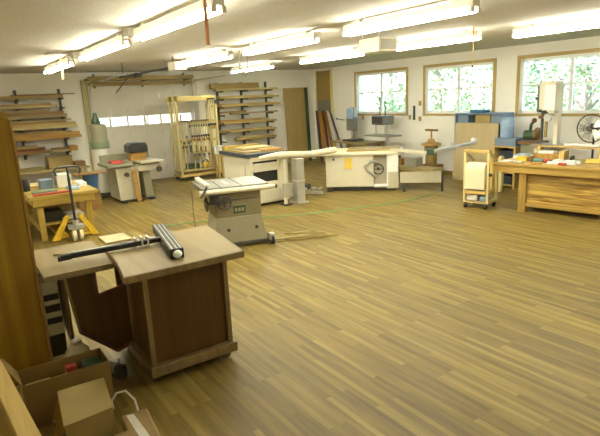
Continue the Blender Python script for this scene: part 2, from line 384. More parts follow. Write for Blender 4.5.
part('cord', MB().cyl((-5.05,6.5,2.42),(-5.05,6.5,2.84),.005,None,6), M['yellow'], t)
part('plug', MB().cyl((-5.05,6.5,2.39),(-5.05,6.5,2.42),.014,None,8), M['dark'], t)
part('socket', MB().cyl((-5.05,6.5,2.84),(-5.05,6.5,H),.014,None,8), M['yellow'], t)
solo('hanging_wire', 'looped grey wire hanging under the ceiling by the far centre strip light', 'wire', MB().tube([(-8.45,4.55,H),(-8.44,4.56,2.55),(-8.42,4.62,2.5),(-8.40,4.66,2.55),(-8.40,4.67,H)],.006,6), M['iron'])
solo('ceiling_vent', 'slim dark ceiling vent left of the far left strip lights', 'vent', B(-9.5,-9.3,1.6,1.83,H-.012,H), M['duct_grey'])
solo('ceiling_vent', 'slim dark ceiling vent beside the garage opener', 'vent', B(-10.6,-10.4,3.98,4.24,H-.012,H), M['duct_grey'])
# garage opener and tracks
t = thing('garage_opener', 'white garage door opener with dark rail under the ceiling', 'garage door opener', (-9.95, 4.0, 2.7))
part('motor', B(-10.15,-9.8,3.87,4.12,2.7,2.86), M['machine_white'], t, .015)
part('rail', MB().beam((-13.9,4.0,2.78),(-10.15,4.0,2.78),.03,.04), M['iron'], t)
for y in (3.9,4.06): part('bracket', B(-10.0,-9.97,y,y+.03,2.86,H-.001), M['iron'], t)
part('trolley', B(-12.6,-12.35,3.95,4.05,2.70,2.80), M['iron'], t)
part('pull_arm', MB().tube([(-14.38,4.0,2.42),(-13.2,4.0,2.74),(-12.5,4.0,2.74)],.012,6), M['iron'], t)
for y, lb in ((3.36,'left'),(6.12,'right')):
    t = thing('door_track', 'grey overhead track of the garage door, %s side' % lb, 'door track', (-14.35, y, 0))
    pts = [(-14.42,y,.02),(-14.42,y,2.35)]+[(-14.42+.35*(1-math.cos(a)),y,2.35+.32*math.sin(a)) for a in (.4,.8,1.2,1.57)]+[(-11.2,y,2.72)]
    part('rail', MB().tube(pts,.018,6), M['steel'], t)
    part('hanger', MB().cyl((-11.4,y,2.72),(-11.4,y,H),.01,None,6), M['iron'], t)
# lumber stored over the door header
t = thing('overhead_shelf', 'bracket shelf for lumber above the garage door header', 'shelf', (-14.3, 4.7, 2.62))
for y in (3.5, 4.75, 5.95): part('bracket', MB().box(-14.45,-13.95,y-.02,y+.02,2.70,2.72).box(-14.5,-14.455,y-.02,y+.02,2.55,2.9), M['iron'], t)
for i,(y0,y1,x,z,h,m,lb) in enumerate([(3.26,6.05,-14.05,2.722,.10,'tan','wide tan board on the shelf over the garage door, front edge'),(3.22,5.9,-14.20,2.722,.06,'brown','dark brown board behind the tan one over the garage door'),(3.35,6.1,-14.34,2.722,.05,'pine','pine board at the back of the shelf over the garage door'),(3.5,5.7,-14.22,2.784,.045,'brown','thin dark board lying on top of the lumber over the garage door')]):
    solo('board', lb, 'board', B(x-.06,x+.06,y0,y1,z,z+h), M[m], 'lumber over the garage door', .004)

# ------------------------------------------------------------------ lumber rack, left
def rack(label, uprights, tiers, depth, top, z0):
    t = thing('lumber_rack', label, 'lumber rack', (WX+.05, sum(uprights)/len(uprights), 0))
    for y in uprights:
        u = part('upright', B(WX+.003,WX+.05,y-.03,y+.03,z0,top), M['iron'], t)
        for z in tiers: part('arm', MB().beam((WX+.05,y,z-.02),(WX+depth,y,z-.02),.035,.035), M['iron'], u)
    return t
LT = [2.34,2.12,1.88,1.62,1.37,1.04]
rack('black bracket lumber rack on the west wall left of the garage door', [1.05,1.64,2.62], LT, .42, 2.56, .9)
ordn = ['top','second','third','fourth','fifth','lowest']
def lumber(side, k, z, items):
    zz = {}
    for q,(x,wd,y0,y1,h,m,lb) in enumerate(items):
        if h > .025: h *= ((1.3 if k < 2 else 1.5 if k == 2 else 1.22) if x > -14.3 else 1.1) if side == 'left' else 1.35
        zb = zz.get(x, z); zz[x] = zb+h+.002
        jx = random.uniform(-.008,.008)
        solo('board', '%s on the %s tier of the %s lumber rack' % (lb, ordn[k], side), 'board', B(x-wd/2+jx,x+wd/2+jx,y0,y1,zb,zb+h), M[m], 'lumber on the %s rack' % side, .004)
lumber('left',0,LT[0],[(-14.18,.18,1.0,2.64,.06,'tan','yellowish board at the front'),(-14.37,.1,1.0,2.5,.04,'pine','narrow board at the back'),(-14.18,.04,1.5,2.93,.022,'red_wood','thin reddish stick on the front board')])
lumber('left',1,LT[1],[(-14.2,.2,.95,2.5,.05,'pale','wide pale board'),(-14.2,.17,.9,2.35,.035,'tan','tan board on the pale one')])
lumber('left',2,LT[2],[(-14.15,.16,1.1,2.67,.05,'grey_wood','weathered board at the front'),(-14.15,.15,1.0,2.6,.045,'brown','brown board on the weathered one'),(-14.15,.13,.95,2.3,.035,'grey_wood','grey board on the brown one'),(-14.35,.14,.9,2.7,.08,'grey_wood','weathered board at the back')])
lumber('left',3,LT[3],[(-14.14,.2,1.0,2.87,.055,'pale','wide pale board at the bottom'),(-14.14,.19,1.0,2.84,.05,'pine','pine board in the middle'),(-14.14,.17,1.2,2.62,.035,'brown','short brown board on top'),(-14.14,.12,.95,2.75,.03,'grey_wood','narrow grey board topmost'),(-14.36,.14,.9,2.85,.12,'pale','pale timber at the back')])
lumber('left',4,LT[4],[(-14.13,.2,1.0,2.93,.055,'orange','wide orange-brown board at the bottom'),(-14.13,.19,1.0,2.90,.055,'orange','orange-brown board second'),(-14.13,.16,1.1,2.72,.03,'tan','tan board third'),(-14.13,.12,1.05,2.3,.026,'brown','short brown board topmost'),(-14.36,.14,.9,2.9,.12,'orange','orange-brown timber at the back')])
lumber('left',5,LT[5],[(-14.14,.2,1.0,2.15,.06,'brown','short dark board at the left front'),(-14.14,.18,1.1,2.05,.05,'red_wood','reddish offcut on the dark one'),(-14.14,.15,1.0,1.9,.05,'tan','tan offcut topmost at the left'),(-14.37,.14,1.0,2.1,.14,'grey_wood','weathered offcut at the left back')])
for i,(y0,y1,z,h,m,lb) in enumerate([(2.2,2.6,1.042,.05,'pale','pale offcut on the lowest tier of the left lumber rack'),(2.22,2.58,1.095,.045,'brown','dark offcut stacked on the pale one, left lumber rack'),(2.605,2.80,1.042,.13,'orange','short orange-brown block at the end of the lowest tier, left lumber rack')]):
    solo('offcut', lb, 'offcut', B(-14.3 if i<2 else -14.4,-14.05,y0,y1,z,z+h), M[m], 'lumber on the left rack', .004)
# low bench under the rack
t = thing('low_bench', 'low wooden bench against the wall under the left lumber rack', 'bench', (-14.1, 2.0, 0))
part('top', B(-14.48,-13.7,.7,2.95,.62,.66), M['pale'], t, .004)
for x in (-14.4,-13.78):
    for y in (.8,2.85): part('leg', B(x-.04,x+.04,y-.04,y+.04,0,.62), M['pinez'], t)
part('shelf', B(-14.44,-13.74,.76,2.89,.25,.28), M['pale'], t)
solo('storage_box', 'pale box standing on the low bench under the left rack', 'box', B(-14.25,-13.85,2.05,2.6,.66,.95), M['card_light'], None, .01)
solo('offcut', 'long tan offcut lying on the low bench left of the pale box', 'offcut', B(-14.2,-14.0,.9,1.95,.66,.72), M['tan'], 'offcuts on the low bench', .004)
solo('offcut', 'weathered offcut lying nearest the edge of the low bench', 'offcut', B(-13.95,-13.8,1.0,1.9,.66,.70), M['grey_wood'], 'offcuts on the low bench', .004)
solo('offcut', 'brown offcut at the right end of the low bench', 'offcut', B(-14.2,-13.9,2.65,2.9,.66,.78), M['brown'], 'offcuts on the low bench', .004)

# ------------------------------------------------------------------ yellow work table with pallet jack
t = thing('work_table', 'yellow pine work table cluttered with tools, pallet jack before it', 'work table', (-9.7, 1.5, 0))
part('top', B(-10.75,-9.05,.98,2.02,.70,.75), M['yellow_wood'], t, .005)
a = MB(); a.box(-9.12,-9.08,1.03,1.97,.58,.70); a.box(-10.7,-10.66,1.03,1.97,.58,.70); a.box(-10.66,-9.12,1.03,1.07,.58,.70); a.box(-10.66,-9.12,1.93,1.97,.58,.70)
part('apron', a, M['yellow_wood'], t, .004)
for x in (-9.19,-10.6):
    for y in (1.13,1.87): part('leg', B(x-.045,x+.045,y-.045,y+.045,0,.70 if x < -10 else .58) if x < -10 else B(x-.045,x+.045,y-.045,y+.045,0,.7), M['yellow_woodz'], t, .004)
part('stretcher', B(-10.64,-10.56,1.175,1.825,.12,.20), M['yellow_wood'], t)
for y in (1.13,1.87): part('stretcher', B(-10.555,-9.235,y-.03,y+.03,.12,.20), M['yellow_wood'], t)
part('shelf', B(-10.5,-9.3,1.09,1.91,.22,.25), M['yellow_wood'], t)
def sbox(name, label, cat, b, m, bev=.006, group=None): return solo(name, label, cat, B(*b), M[m], group, bev)
sbox('tool_case','dark tool case on the lower shelf of the yellow work table','tool case',(-9.8,-9.4,1.2,1.5,.25,.42),'dark')
sbox('paper_pack','pale paper pack on the lower shelf of the yellow work table','paper',(-9.75,-9.4,1.55,1.82,.25,.33),'ribbon')
sbox('wood_block','stout wood block at the back of the yellow table shelf','block',(-10.35,-9.95,1.2,1.75,.25,.46),'tan')
solo('canister','black canister standing on the back left of the yellow work table','canister',MB().lathe([(.055,0),(.06,.01),(.06,.17),(.05,.19),(.045,.2)],(-9.85,1.055,.75)),M['dark'],smooth=True)
sbox('spirit_level','long red level lying along the front of the yellow work table','level',(-9.16,-9.10,1.05,1.60,.75,.785),'red')
sbox('sanding_block','greenish flat tool lying left on the yellow work table','tool',(-9.55,-9.30,1.08,1.45,.75,.79),'leafgreen')
sbox('tool_box','grey tool box in the middle of the yellow work table','tool box',(-10.15,-9.85,1.28,1.48,.75,.90),'bluegrey')
sbox('carton','white carton standing on the yellow work table behind the jack handle','carton',(-10.1,-9.75,1.53,1.76,.75,.97),'ribbon')
sbox('plastic_bag','pale blue plastic pack lying on the right of the yellow work table','pack',(-9.6,-9.3,1.62,1.80,.75,.80),'lightblue',.02)
sbox('spray_can_box','white pack lying at the right end of the yellow work table','pack',(-9.95,-9.55,1.83,1.97,.75,.83),'vinyl',.02)
sbox('wood_strip','pale wood strip lying across the back of the yellow work table','strip',(-10.7,-10.25,1.1,1.9,.75,.77),'pale')
# pallet jack
t = thing('pallet_jack', 'yellow pallet jack with black loop handle parked under the work table', 'pallet jack', (-8.85, 1.57, 0))
hnd = MB(); hnd.tube([(-8.86,1.57,.30),(-8.90,1.57,1.02)],.022,10)
part('handle_shaft', hnd, M['dark'], t, smooth=True)
lp = [(-8.91,1.40,1.06),(-8.92,1.37,1.14),(-8.92,1.41,1.18),(-8.92,1.57,1.19),(-8.92,1.73,1.18),(-8.92,1.77,1.14),(-8.91,1.74,1.06)]
part('handle_loop', MB().tube(lp,.017,8).cyl((-8.905,1.57,1.0),(-8.92,1.57,1.19),.016), M['dark'], t, smooth=True)
part('pump', MB().cyl((-8.85,1.57,.16),(-8.85,1.57,.33),.05).box(-8.93,-8.77,1.45,1.69,.20,.26), M['duct_grey'], t, smooth=True)
for y in (1.52,1.62): part('steer_wheel', MB().cyl((-8.80,y-.025,.09),(-8.80,y+.025,.09),.09,None,20), M['belt'], t, smooth=True)
for s in (-1,1):
    part('gusset', MB().prism([(1.57+s*.06,.40),(1.57+s*.13,.40),(1.57+s*.36,.03),(1.57+s*.25,.03)],'x',-9.0,-8.92), M['yellow'], t)
    part('fork', B(-10.05,-8.95,1.57+s*.11,1.57+s*.25,.045,.085), M['yellow'], t)
    part('load_wheel', MB().cyl((-9.95,1.57+s*.13,.03),(-9.95,1.57+s*.23,.03),.03,None,12), M['rubber'], t)

# blue tub and boards right of the table
sbox('saw_horse','low dark wooden trestle right of the yellow work table','trestle',(-11.5,-11.2,2.1,2.55,0,.40),'brown')
t = solo('tub','blue plastic tub standing on a dark trestle by the yellow table','tub',MB().lathe([(.10,0),(.12,.01),(.16,.33),(.17,.34),(.155,.34),(.115,.02)],(-11.35,2.42,.40)),M['blue'],smooth=True)
sbox('board','short dark board lying across the rim of the blue tub','board',(-11.52,-11.2,2.1,2.7,.742,.77),'brown')

# ------------------------------------------------------------------ dust collector behind the jointer
cx, cy = -12.7, 3.02
t = thing('dust_collector', 'grey dust collector with dark motor standing by the garage door', 'dust collector', (cx, cy, 0))
part('lower_bag', MB().lathe([(.15,.12),(.19,.2),(.185,.45),(.2,.7),(.185,1.0),(.19,1.14)],(cx,cy,0)), M['ribbon'], t, smooth=True)
part('drum_band', MB().lathe([(.20,1.14),(.205,1.15),(.205,1.30),(.2,1.31)],(cx,cy,0)), M['leafgreen'], t, smooth=True)
part('upper_bag', MB().lathe([(.19,1.31)]+[(.19-.005*(k%2),1.33+.035*k) for k in range(10)]+[(.18,1.68),(.10,1.70)],(cx,cy,0)), M['grey_green'], t, smooth=True)
part('motor', MB().lathe([(.09,1.70),(.10,1.74),(.085,1.80),(.06,1.84),(.05,1.91),(.03,1.95)],(cx-.03,cy-.02,0)), M['green'], t, smooth=True)
part('base', MB().box(cx-.26,cx+.26,cy-.22,cy+.22,.06,.12), M['iron'], t)
for s in (-1,1):
    for q in (-1,1): part('caster', MB().cyl((cx+s*.2-.015,cy+q*.17,.03),(cx+s*.2+.015,cy+q*.17,.03),.03,None,10), M['rubber'], t)

# ------------------------------------------------------------------ jointer planer
t = thing('jointer_planer', 'grey-green jointer planer machine with dark hood near the garage door', 'jointer planer', (-11.8, 3.4, 0))
part('cabinet', MB().prism([(3.02,.06),(3.48,.06),(3.48,.78),(2.98,.78)],'x',-12.3,-11.5), M['greyg_light'], t, .012)
part('leg_panel', MB().prism([(3.60,.04),(3.80,.04),(3.74,.66),(3.58,.66)],'x',-12.2,-11.55), M['grey_green'], t, .01)
part('bed', B(-12.3,-11.45,3.46,3.98,.66,.80), M['greyg_light'], t, .012)
part('outfeed_table', B(-12.25,-11.35,3.50,4.02,.83,.88), M['greyg_light'], t, .008)
part('infeed_table', B(-12.25,-11.4,2.80,3.36,.80,.86), M['grey_green'], t, .008)
part('table_rib', B(-12.1,-11.5,3.55,3.95,.80,.83), M['iron'], t)
part('fence', B(-12.2,-12.14,2.85,3.95,.88,1.02), M['grey_green'], t)
part('hood', MB().prism([(3.36,1.06),(3.36,1.22),(3.44,1.27),(3.74,1.27),(3.78,1.2),(3.78,1.06)],'x',-12.0,-11.62), M['dark'], t, .015)
part('hood_support', B(-11.95,-11.7,3.40,3.74,.88,1.06), M['orange'], t)
part('hand_wheel', MB().cyl((-11.36,3.9,.68),(-11.32,3.9,.68),.07,.055,18).cyl((-11.45,3.9,.68),(-11.36,3.9,.68),.025,None,8), M['iron'], t, smooth=True)
part('knob', MB().cyl((-11.5,3.2,.62),(-11.42,3.2,.62),.05,None,14), M['iron'], t, smooth=True)
for y in (3.1,3.45,3.72): part('foot', B(-11.62,-11.45,y-.05,y+.05,0,.05), M['rubber'], t)
part('base_bar', B(-12.2,-11.5,3.05,3.75,.04,.06), M['iron'], t)
solo('push_board','orange-brown board leaning upright against the jointer front','board',MB().beam((-11.40,3.40,.02),(-11.45,3.36,.70),.10,.03,(1,0,0)),M['orange'])
sbox('push_block','red push block lying on the jointer infeed table','push block',(-11.9,-11.6,2.95,3.2,.86,.92),'red')
# dark leg box at jointer right

# ------------------------------------------------------------------ clamp cart
t = thing('clamp_rack', 'tall pale wooden clamp rack on casters before the garage door', 'clamp rack', (-13.7, 5.8, 0))
for y in (5.28,6.42):
    for x in (-13.95,-13.55): part('upright', B(x-.035,x+.035,y-.03,y+.03,.10,2.26 if y < 6 else 2.2), M['palez'], t)
part('top_rail', MB().box(-13.585,-13.515,5.17,6.40,2.12,2.25).box(-13.985,-13.915,5.17,6.40,2.12,2.25), M['rail_pine'], t)
part('middle_rail', B(-13.6,-13.52,5.31,6.39,1.52,1.60), M['pine'], t)
part('lower_rail', B(-13.6,-13.52,5.31,6.39,1.02,1.09), M['pine'], t)
part('dark_bar', B(-13.56,-13.53,5.6,6.39,1.42,1.50), M['iron'], t)
part('shelf', MB().box(-13.98,-13.5,5.22,6.45,.24,.28), M['pale'], t)
part('shelf', MB().box(-13.98,-13.62,5.55,6.18,.70,.73), M['pale'], t)
part('base', MB().box(-14.0,-13.45,5.2,6.48,.10,.17), M['pinex'], t)
part('header_block', B(-13.58,-13.50,6.2,6.5,2.02,2.12), M['iron'], t)
for y in (5.28,6.4):
    for x in (-13.93,-13.52): part('caster', MB().cyl((x-.02,y,.05),(x+.02,y,.05),.05,None,12).box(x-.02,x+.02,y-.02,y+.02,.05,.1), M['iron'], t)
def clamp_proto(L, wood_bar):
    t = thing('bar_clamp', None, 'clamp')
    part('bar', B(-.006,.006,-.012,.012,0,L), M['palez' if wood_bar else 'steel'], t, world=False)
    part('fixed_jaw', MB().box(-.012,.07,-.013,.013,L-.05,L-.015), M['iron'], t, world=False)
    j = part('sliding_jaw', MB().box(-.014,.07,-.013,.013,L*.45,L*.45+.05), M['iron'], t, world=False)
    part('handle', MB().cyl((.055,0,L*.45-.10),(.055,0,L*.45),.014,None,10), M['orange'], j, world=False)
    return t
protos = [clamp_proto(1.15, False), clamp_proto(.85, True), clamp_proto(1.35, True)]
ylist = [(5.34,2,1.58),(5.38,0,1.58),(5.42,2,1.58),(5.46,1,1.58),(5.50,0,1.58),(5.62,1,1.58),(5.68,1,1.58),(5.75,1,1.58),(5.82,1,1.58),(5.89,1,1.58),(5.96,1,1.58),(6.03,1,1.58),(6.10,1,1.58),(6.18,2,2.14),(6.23,2,2.14),(6.28,2,2.14),(6.33,2,2.14)]
LEN = [1.15,.85,1.35]; used = [0,0,0]
wordn = ['first','second','third','fourth','fifth','sixth','seventh','eighth','ninth','tenth','eleventh','twelfth','thirteenth','fourteenth','fifteenth','sixteenth','seventeenth','eighteenth']
for i,(y,k,zt) in enumerate(ylist):
    loc = (-13.47, y, zt-LEN[k]+.05); lab = '%s %s hanging on the clamp rack, counted from the left' % (wordn[i], ['steel bar clamp','short wood-barred clamp','long wood-barred clamp'][k])
    if not used[k]: o = protos[k]; o.location = loc; o['label'] = lab; o['group'] = 'clamps on the rack'; used[k] = 1
    else: dup(protos[k], loc, 0, lab, 'clamps on the rack')
for i,(y,h,m,x) in enumerate([(5.27,1.75,'palez',-13.72),(5.33,1.6,'pinez',-13.70),(5.385,1.85,'palez',-13.74),(5.44,1.5,'brown',-13.7),(6.22,1.78,'pinez',-13.72),(6.28,1.85,'palez',-13.7),(6.34,1.7,'pinez',-13.73)]):
    solo('wood_strip','%s upright wood strip standing inside the clamp rack, counted from the left' % wordn[i],'strip',B(x-.015,x+.015,y-.018,y+.018,.28,.28+h),M[m],'strips standing in the clamp rack')
solo('bucket','white bucket on a small pine stand at the right of the clamp rack','bucket',MB().lathe([(.08,0),(.10,.22),(.105,.23),(.09,.23)],(-13.2,6.28,.66)),M['vinyl'],smooth=True)
t = thing('stand','small pine stand carrying the white bucket beside the clamp rack','stand',(-13.2,6.28,0))
part('top',B(-13.32,-13.08,6.15,6.41,.62,.66),M['pinex'],t)
for x in (-13.29,-13.11):
    for y in (6.18,6.38): part('leg',B(x-.02,x+.02,y-.02,y+.02,0,.62),M['pinez'],t)
sbox('tool_box','pale green box on the upper shelf of the clamp rack','box',(-13.9,-13.66,5.65,5.85,.73,.92),'leafgreen')
sbox('tool_box','dark brown box on the upper shelf of the clamp rack','box',(-13.9,-13.76,5.9,6.15,.73,.86),'brown')
sbox('tool_box','long green box on the lower shelf of the clamp rack','box',(-13.85,-13.62,5.5,5.85,.28,.42),'green')
# yellow power tool beside the cabinet, standing on a carton
t = thing('power_tool','yellow power tool with black grip on the lower shelf of the clamp rack','power tool',(-13.57,6.0,.2815))
part('body',MB().ball((-13.57,6.0,.372),.09,(1,1.35,1)),M['yellow'],t,smooth=True)
part('grip',MB().tube([(-13.57,5.90,.43),(-13.56,5.94,.50),(-13.56,6.04,.50),(-13.57,6.10,.43)],.018,8),M['dark'],t,smooth=True)
for i in range(4):
    dup(protos[1], (-13.47, 5.65+.14*i, 1.07-.85+.05), 0, '%s short clamp on the lower rail of the clamp rack, counted from the left' % wordn[i], 'clamps on the rack')

# ------------------------------------------------------------------ lumber rack, right
RT = [2.36,2.13,1.90,1.67,1.40,1.15,.90]
rack('black bracket lumber rack on the west wall right of the garage door', [6.95,7.75,8.62], RT, .42, 2.6, .0)
ordn = ['top','second','third','fourth','fifth','sixth','lowest']
lumber('right',0,RT[0],[(-14.2,.2,6.75,8.85,.045,'pale','long pale board at the bottom'),(-14.2,.16,6.62,8.2,.05,'tan','tan board on the pale one'),(-14.2,.12,6.62,8.2,.06,'tan','narrow tan board topmost')])
lumber('right',1,RT[1],[(-14.2,.2,6.83,8.88,.04,'pine','pine board'),(-14.38,.1,6.9,8.8,.06,'pale','pale board at the back')])
lumber('right',2,RT[2],[(-14.2,.2,6.88,8.92,.05,'pine','wide pine board'),(-14.38,.1,6.7,8.7,.06,'tan','tan board at the back')])
lumber('right',3,RT[3],[(-14.18,.16,7.19,8.8,.035,'grey_wood','weathered board'),(-14.18,.14,6.85,7.7,.04,'brown','short brown board on the weathered one')])
lumber('right',4,RT[4],[(-14.18,.2,6.9,8.73,.045,'pine','pine board at the bottom'),(-14.18,.18,6.8,8.2,.04,'orange','orange-brown board topmost'),(-14.38,.12,6.9,8.6,.08,'pale','pale board at the back')])
lumber('right',5,RT[5],[(-14.18,.2,7.07,8.72,.04,'pine','pine board'),(-14.38,.12,6.9,8.7,.06,'pine','pine board at the back')])
lumber('right',6,RT[6],[(-14.18,.2,7.3,8.7,.05,'tan','tan board at the bottom'),(-14.18,.18,7.4,8.6,.04,'pale','pale board topmost')])

# tall tan door leaning in the corner, wall panel, leaning boards
t = thing('door_slab','tall tan flush door panel leaning in the far corner','door panel',(-14.2,9.6,0))
part('panel',MB().slab([(-14.25,9.22,.0),(-14.25,10.0,.0),(-14.36,10.0,2.38),(-14.36,9.22,2.38)],-.035),M['door_ply'],t)
part('edge_strip',MB().slab([(-14.245,10.0,.0),(-14.245,10.13,.0),(-14.355,10.13,2.38),(-14.355,10.0,2.38)],-.04),M['green'],t,label='dark greenish edge')
t = thing('wall_cabinet','narrow wooden cabinet with grey lower panel on the north wall','cabinet',(-13.9,10.4,1.5))
part('wood_front',B(-14.22,-13.5,10.42,10.5,1.95,2.86),M['door_ply'],t)
for x in (-14.25,-13.5): part('frame_side',B(x,x+.03,10.41,10.499,1.57,2.88),M['palez'],t)
part('grey_panel',B(-14.22,-13.5,10.43,10.5,1.57,1.95),M['metalgrey'],t)
for i,(x0,x1,dx,h,m,lb) in enumerate([(-14.32,-14.20,.42,1.62,'purple','dark purple framed'),(-14.18,-14.00,.44,1.60,'orange','wide orange-brown'),(-13.98,-13.88,.52,1.62,'red_wood','reddish'),(-13.86,-13.74,.60,1.58,'brown','brown'),(-13.72,-13.66,.72,1.62,'ribbon','white edged'),(-13.58,-13.52,.86,1.58,'purple','narrow dark purple')]):
    solo('panel_board','%s board leaning against the north wall below the grey panel' % lb,'board',MB().slab([(x0+dx*1.35,10.12,0),(x1+dx*1.35,10.12,0),(x1,10.40,h),(x0,10.40,h)],-.03),M[m],'boards leaning below the grey panel')

# ------------------------------------------------------------------ benches and machines under the windows
t = thing('machine_bench','low workbench under the left window carrying small machines','workbench',(-11.9,10.1,0))
part('top',B(-12.7,-11.05,9.75,10.42,.70,.75),M['grey_wood'],t)
for x in (-12.6,-11.15):
    for y in (9.82,10.34): part('leg',B(x-.04,x+.04,y-.04,y+.04,0,.70),M['pinez'],t)
t = thing('bench_mortiser','grey bench machine with blue front panel left of the left window','machine',(-12.05,10.05,.75))
part('base',B(-12.25,-11.82,9.85,10.3,.75,.80),M['iron'],t)
part('column',B(-12.2,-12.05,10.15,10.28,.80,1.72),M['duct_grey'],t)
part('head',B(-12.22,-11.88,9.98,10.15,1.05,1.45),M['metalgrey'],t,.02)
part('blue_panel',B(-12.12,-11.9,9.92,9.985,1.40,1.70),M['lightblue'],t,.01)
part('lever',MB().cyl((-12.25,9.95,1.36),(-12.55,9.9,1.40),.012,None,8).ball((-12.56,9.9,1.40),.025),M['iron'],t)
part('chuck',MB().cyl((-12.02,10.03,.88),(-12.02,10.03,1.05),.03,None,10),M['steel'],t)
t = thing('drill_press','grey drill press with boxy head before the left window','drill press',(-10.5,9.9,0))
part('base',B(-10.85,-10.36,9.62,10.05,0,.08),M['iron'],t)
part('column',MB().cyl((-10.5,10.0,.08),(-10.5,10.0,1.24),.05),M['steel'],t,smooth=True)
part('head',B(-10.85,-10.38,9.75,10.15,1.26,1.50),M['metalgrey'],t,.02)
part('front_plate',B(-10.82,-10.41,9.735,9.752,1.30,1.47),M['iron'],t)
for x in (-10.72,-10.52): part('spindle_rod',MB().cyl((x,9.95,1.50),(x,9.95,1.98),.016,None,8),M['iron'],t)
for x in (-10.78,-10.42): part('quill',MB().cyl((x,9.85,1.02),(x,9.85,1.24),.022,None,8),M['steel'],t)
part('work_table',MB().box(-10.98,-9.95,9.6,10.0,.96,1.0),M['grey_green'],t,.01)
part('stand',MB().box(-10.75,-10.36,9.78,10.08,.08,.62),M['grey_green'],t,.01)
t = thing('spindle_stand','brown T-topped wooden stand under the wall between the windows','stand',(-8.95,10.0,0))
part('bar',B(-9.12,-8.76,9.97,10.03,1.12,1.17),M['brownx'],t)
part('stem',MB().cyl((-8.94,10.0,.9),(-8.94,10.0,1.12),.02,None,8),M['orange'],t)
part('collar',MB().lathe([(.25,.78),(.24,.82),(.10,.86),(.07,.93)],(-8.94,10.0,0)),M['orange'],t,smooth=True)
part('drum',MB().lathe([(.13,.30),(.14,.32),(.14,.60),(.17,.64),(.17,.78)],(-8.94,10.0,0)),M['tan'],t,smooth=True)
part('base',B(-9.15,-8.72,9.8,10.2,0,.30),M['brownx'],t)
for i,(z,m,y0,x1) in enumerate([(0,'tan',9.35,-8.35),(.10,'orange',9.38,-8.5),(.20,'pale',9.36,-8.3)]):
    solo('timber','%s timber of the low stack on the floor under the windows' % ['lowest','middle','topmost'][i],'timber',B(-10.3,x1,y0,y0+.36,z,z+.098),M[m],'low timber stack',.006)
sbox('tool_box','brown box on the low timber stack','box',(-9.9,-9.4,9.42,9.66,.30,.46),'orange')
sbox('tool_box','grey box on the low timber stack','box',(-9.3,-8.9,9.42,9.66,.30,.52),'duct_grey')
# outlets and switches
for x,z,lb in ((-12.05,1.40,'white outlet plate below the left corner of the left window'),(-10.14,1.42,'white outlet plate below the right corner of the left window'),(-9.78,1.78,'brown switch plate left of the middle window'),(-9.78,1.38,'brown outlet plate below the left corner of the middle window')):
    o = solo('outlet_plate',lb,'outlet',B(x-.045,x+.045,10.485,10.5,z-.06,z+.06),M['trim'],None,.004)
    part('socket',MB().box(x-.018,x+.018,10.482,10.486,z+.01,z+.04).box(x-.018,x+.018,10.482,10.486,z-.04,z-.01),M['card_light'],o)
solo('outlet_conduit','thin pale conduit running along the north wall below the left window','conduit',MB().cyl((-12.0,10.48,1.40),(-10.2,10.48,1.42),.012,None,8),M['vinyl'])
solo('hanging_tool','slim dark green tool hanging on the wall between left and middle windows','tool',B(-10.0,-9.95,10.46,10.5,1.35,1.72),M['green'],None,.005)

# ------------------------------------------------------------------ white router cabinet
LX, LY, rz = -8.92, 4.86, 0
t = thing('router_cabinet','big white wooden cabinet with dark blue top behind the table saw','cabinet',(LX,LY,0),rz)
D, Wd = 1.16, .86
f = MB(); f.box(-D,-.02,0,Wd,.06,.99)
part('carcass', f, M['machine_white'], t, .006, world=False)
f = MB()
f.box(-.02,.02,0,.05,.06,.99); f.box(-.02,.02,.05,.62,.90,.99); f.box(-.02,.02,.62,Wd,.06,.99)
f.box(-.02,.02,.05,.62,.06,.48)
part('face_frame', f, M['machine_white'], t, .004, world=False)
part('recess', B(-.019,-.012,.05,.62,.48,.90), M['dark'], t, world=False, label='black sheet as shade of the open recess')  # black sheet paints in the shade of the cabinet opening
part('drawer', B(-.012,.05,.06,.60,.70,.86), M['machine_white'], t, .006, world=False)
part('lower_door', B(.02,.035,.06,.70,.09,.45), M['machine_white'], t, .006, world=False)
part('knob', MB().ball((.045,.64,.30),.015), M['steel'], t, world=False)
part('toe_kick', B(-D+.05,-.08,.05,Wd-.05,0,.06), M['dark'], t, world=False)
part('top', B(-D-.06,.05,-.06,Wd+.06,.99,1.06), M['navy'], t, .006, world=False)
part('vent_panel', MB().box(-.22,-.19,-.006,0,.3,.8), M['duct_grey'], t, world=False)
Mi = Matrix.Translation((LX,LY,0)) @ Matrix.Rotation(R(rz),4,'Z')
def onto(mb, Mx): mb.v = [tuple(Mx @ Vector(v)) for v in mb.v]; return mb
for i,(x0,x1,y0,y1,z,h,m,lb) in enumerate([(-1.0,-.15,.0,.36,1.06,.03,'tan','left tan board lying on the dark blue cabinet top'),(-1.0,-.10,.42,.84,1.06,.04,'orange','right orange-brown board lying on the dark blue cabinet top'),(-.85,-.45,.1,.80,1.101,.03,'pale','pale board lying across the others on the blue cabinet top'),(-1.18,-1.05,.0,.88,1.06,.09,'yellow_wood','yellow stick at the back of the blue cabinet top')]):
    solo('board', lb, 'board', onto(B(x0,x1,y0,y1,z,z+h),Mi), M[m], 'boards on the blue cabinet top', .004)
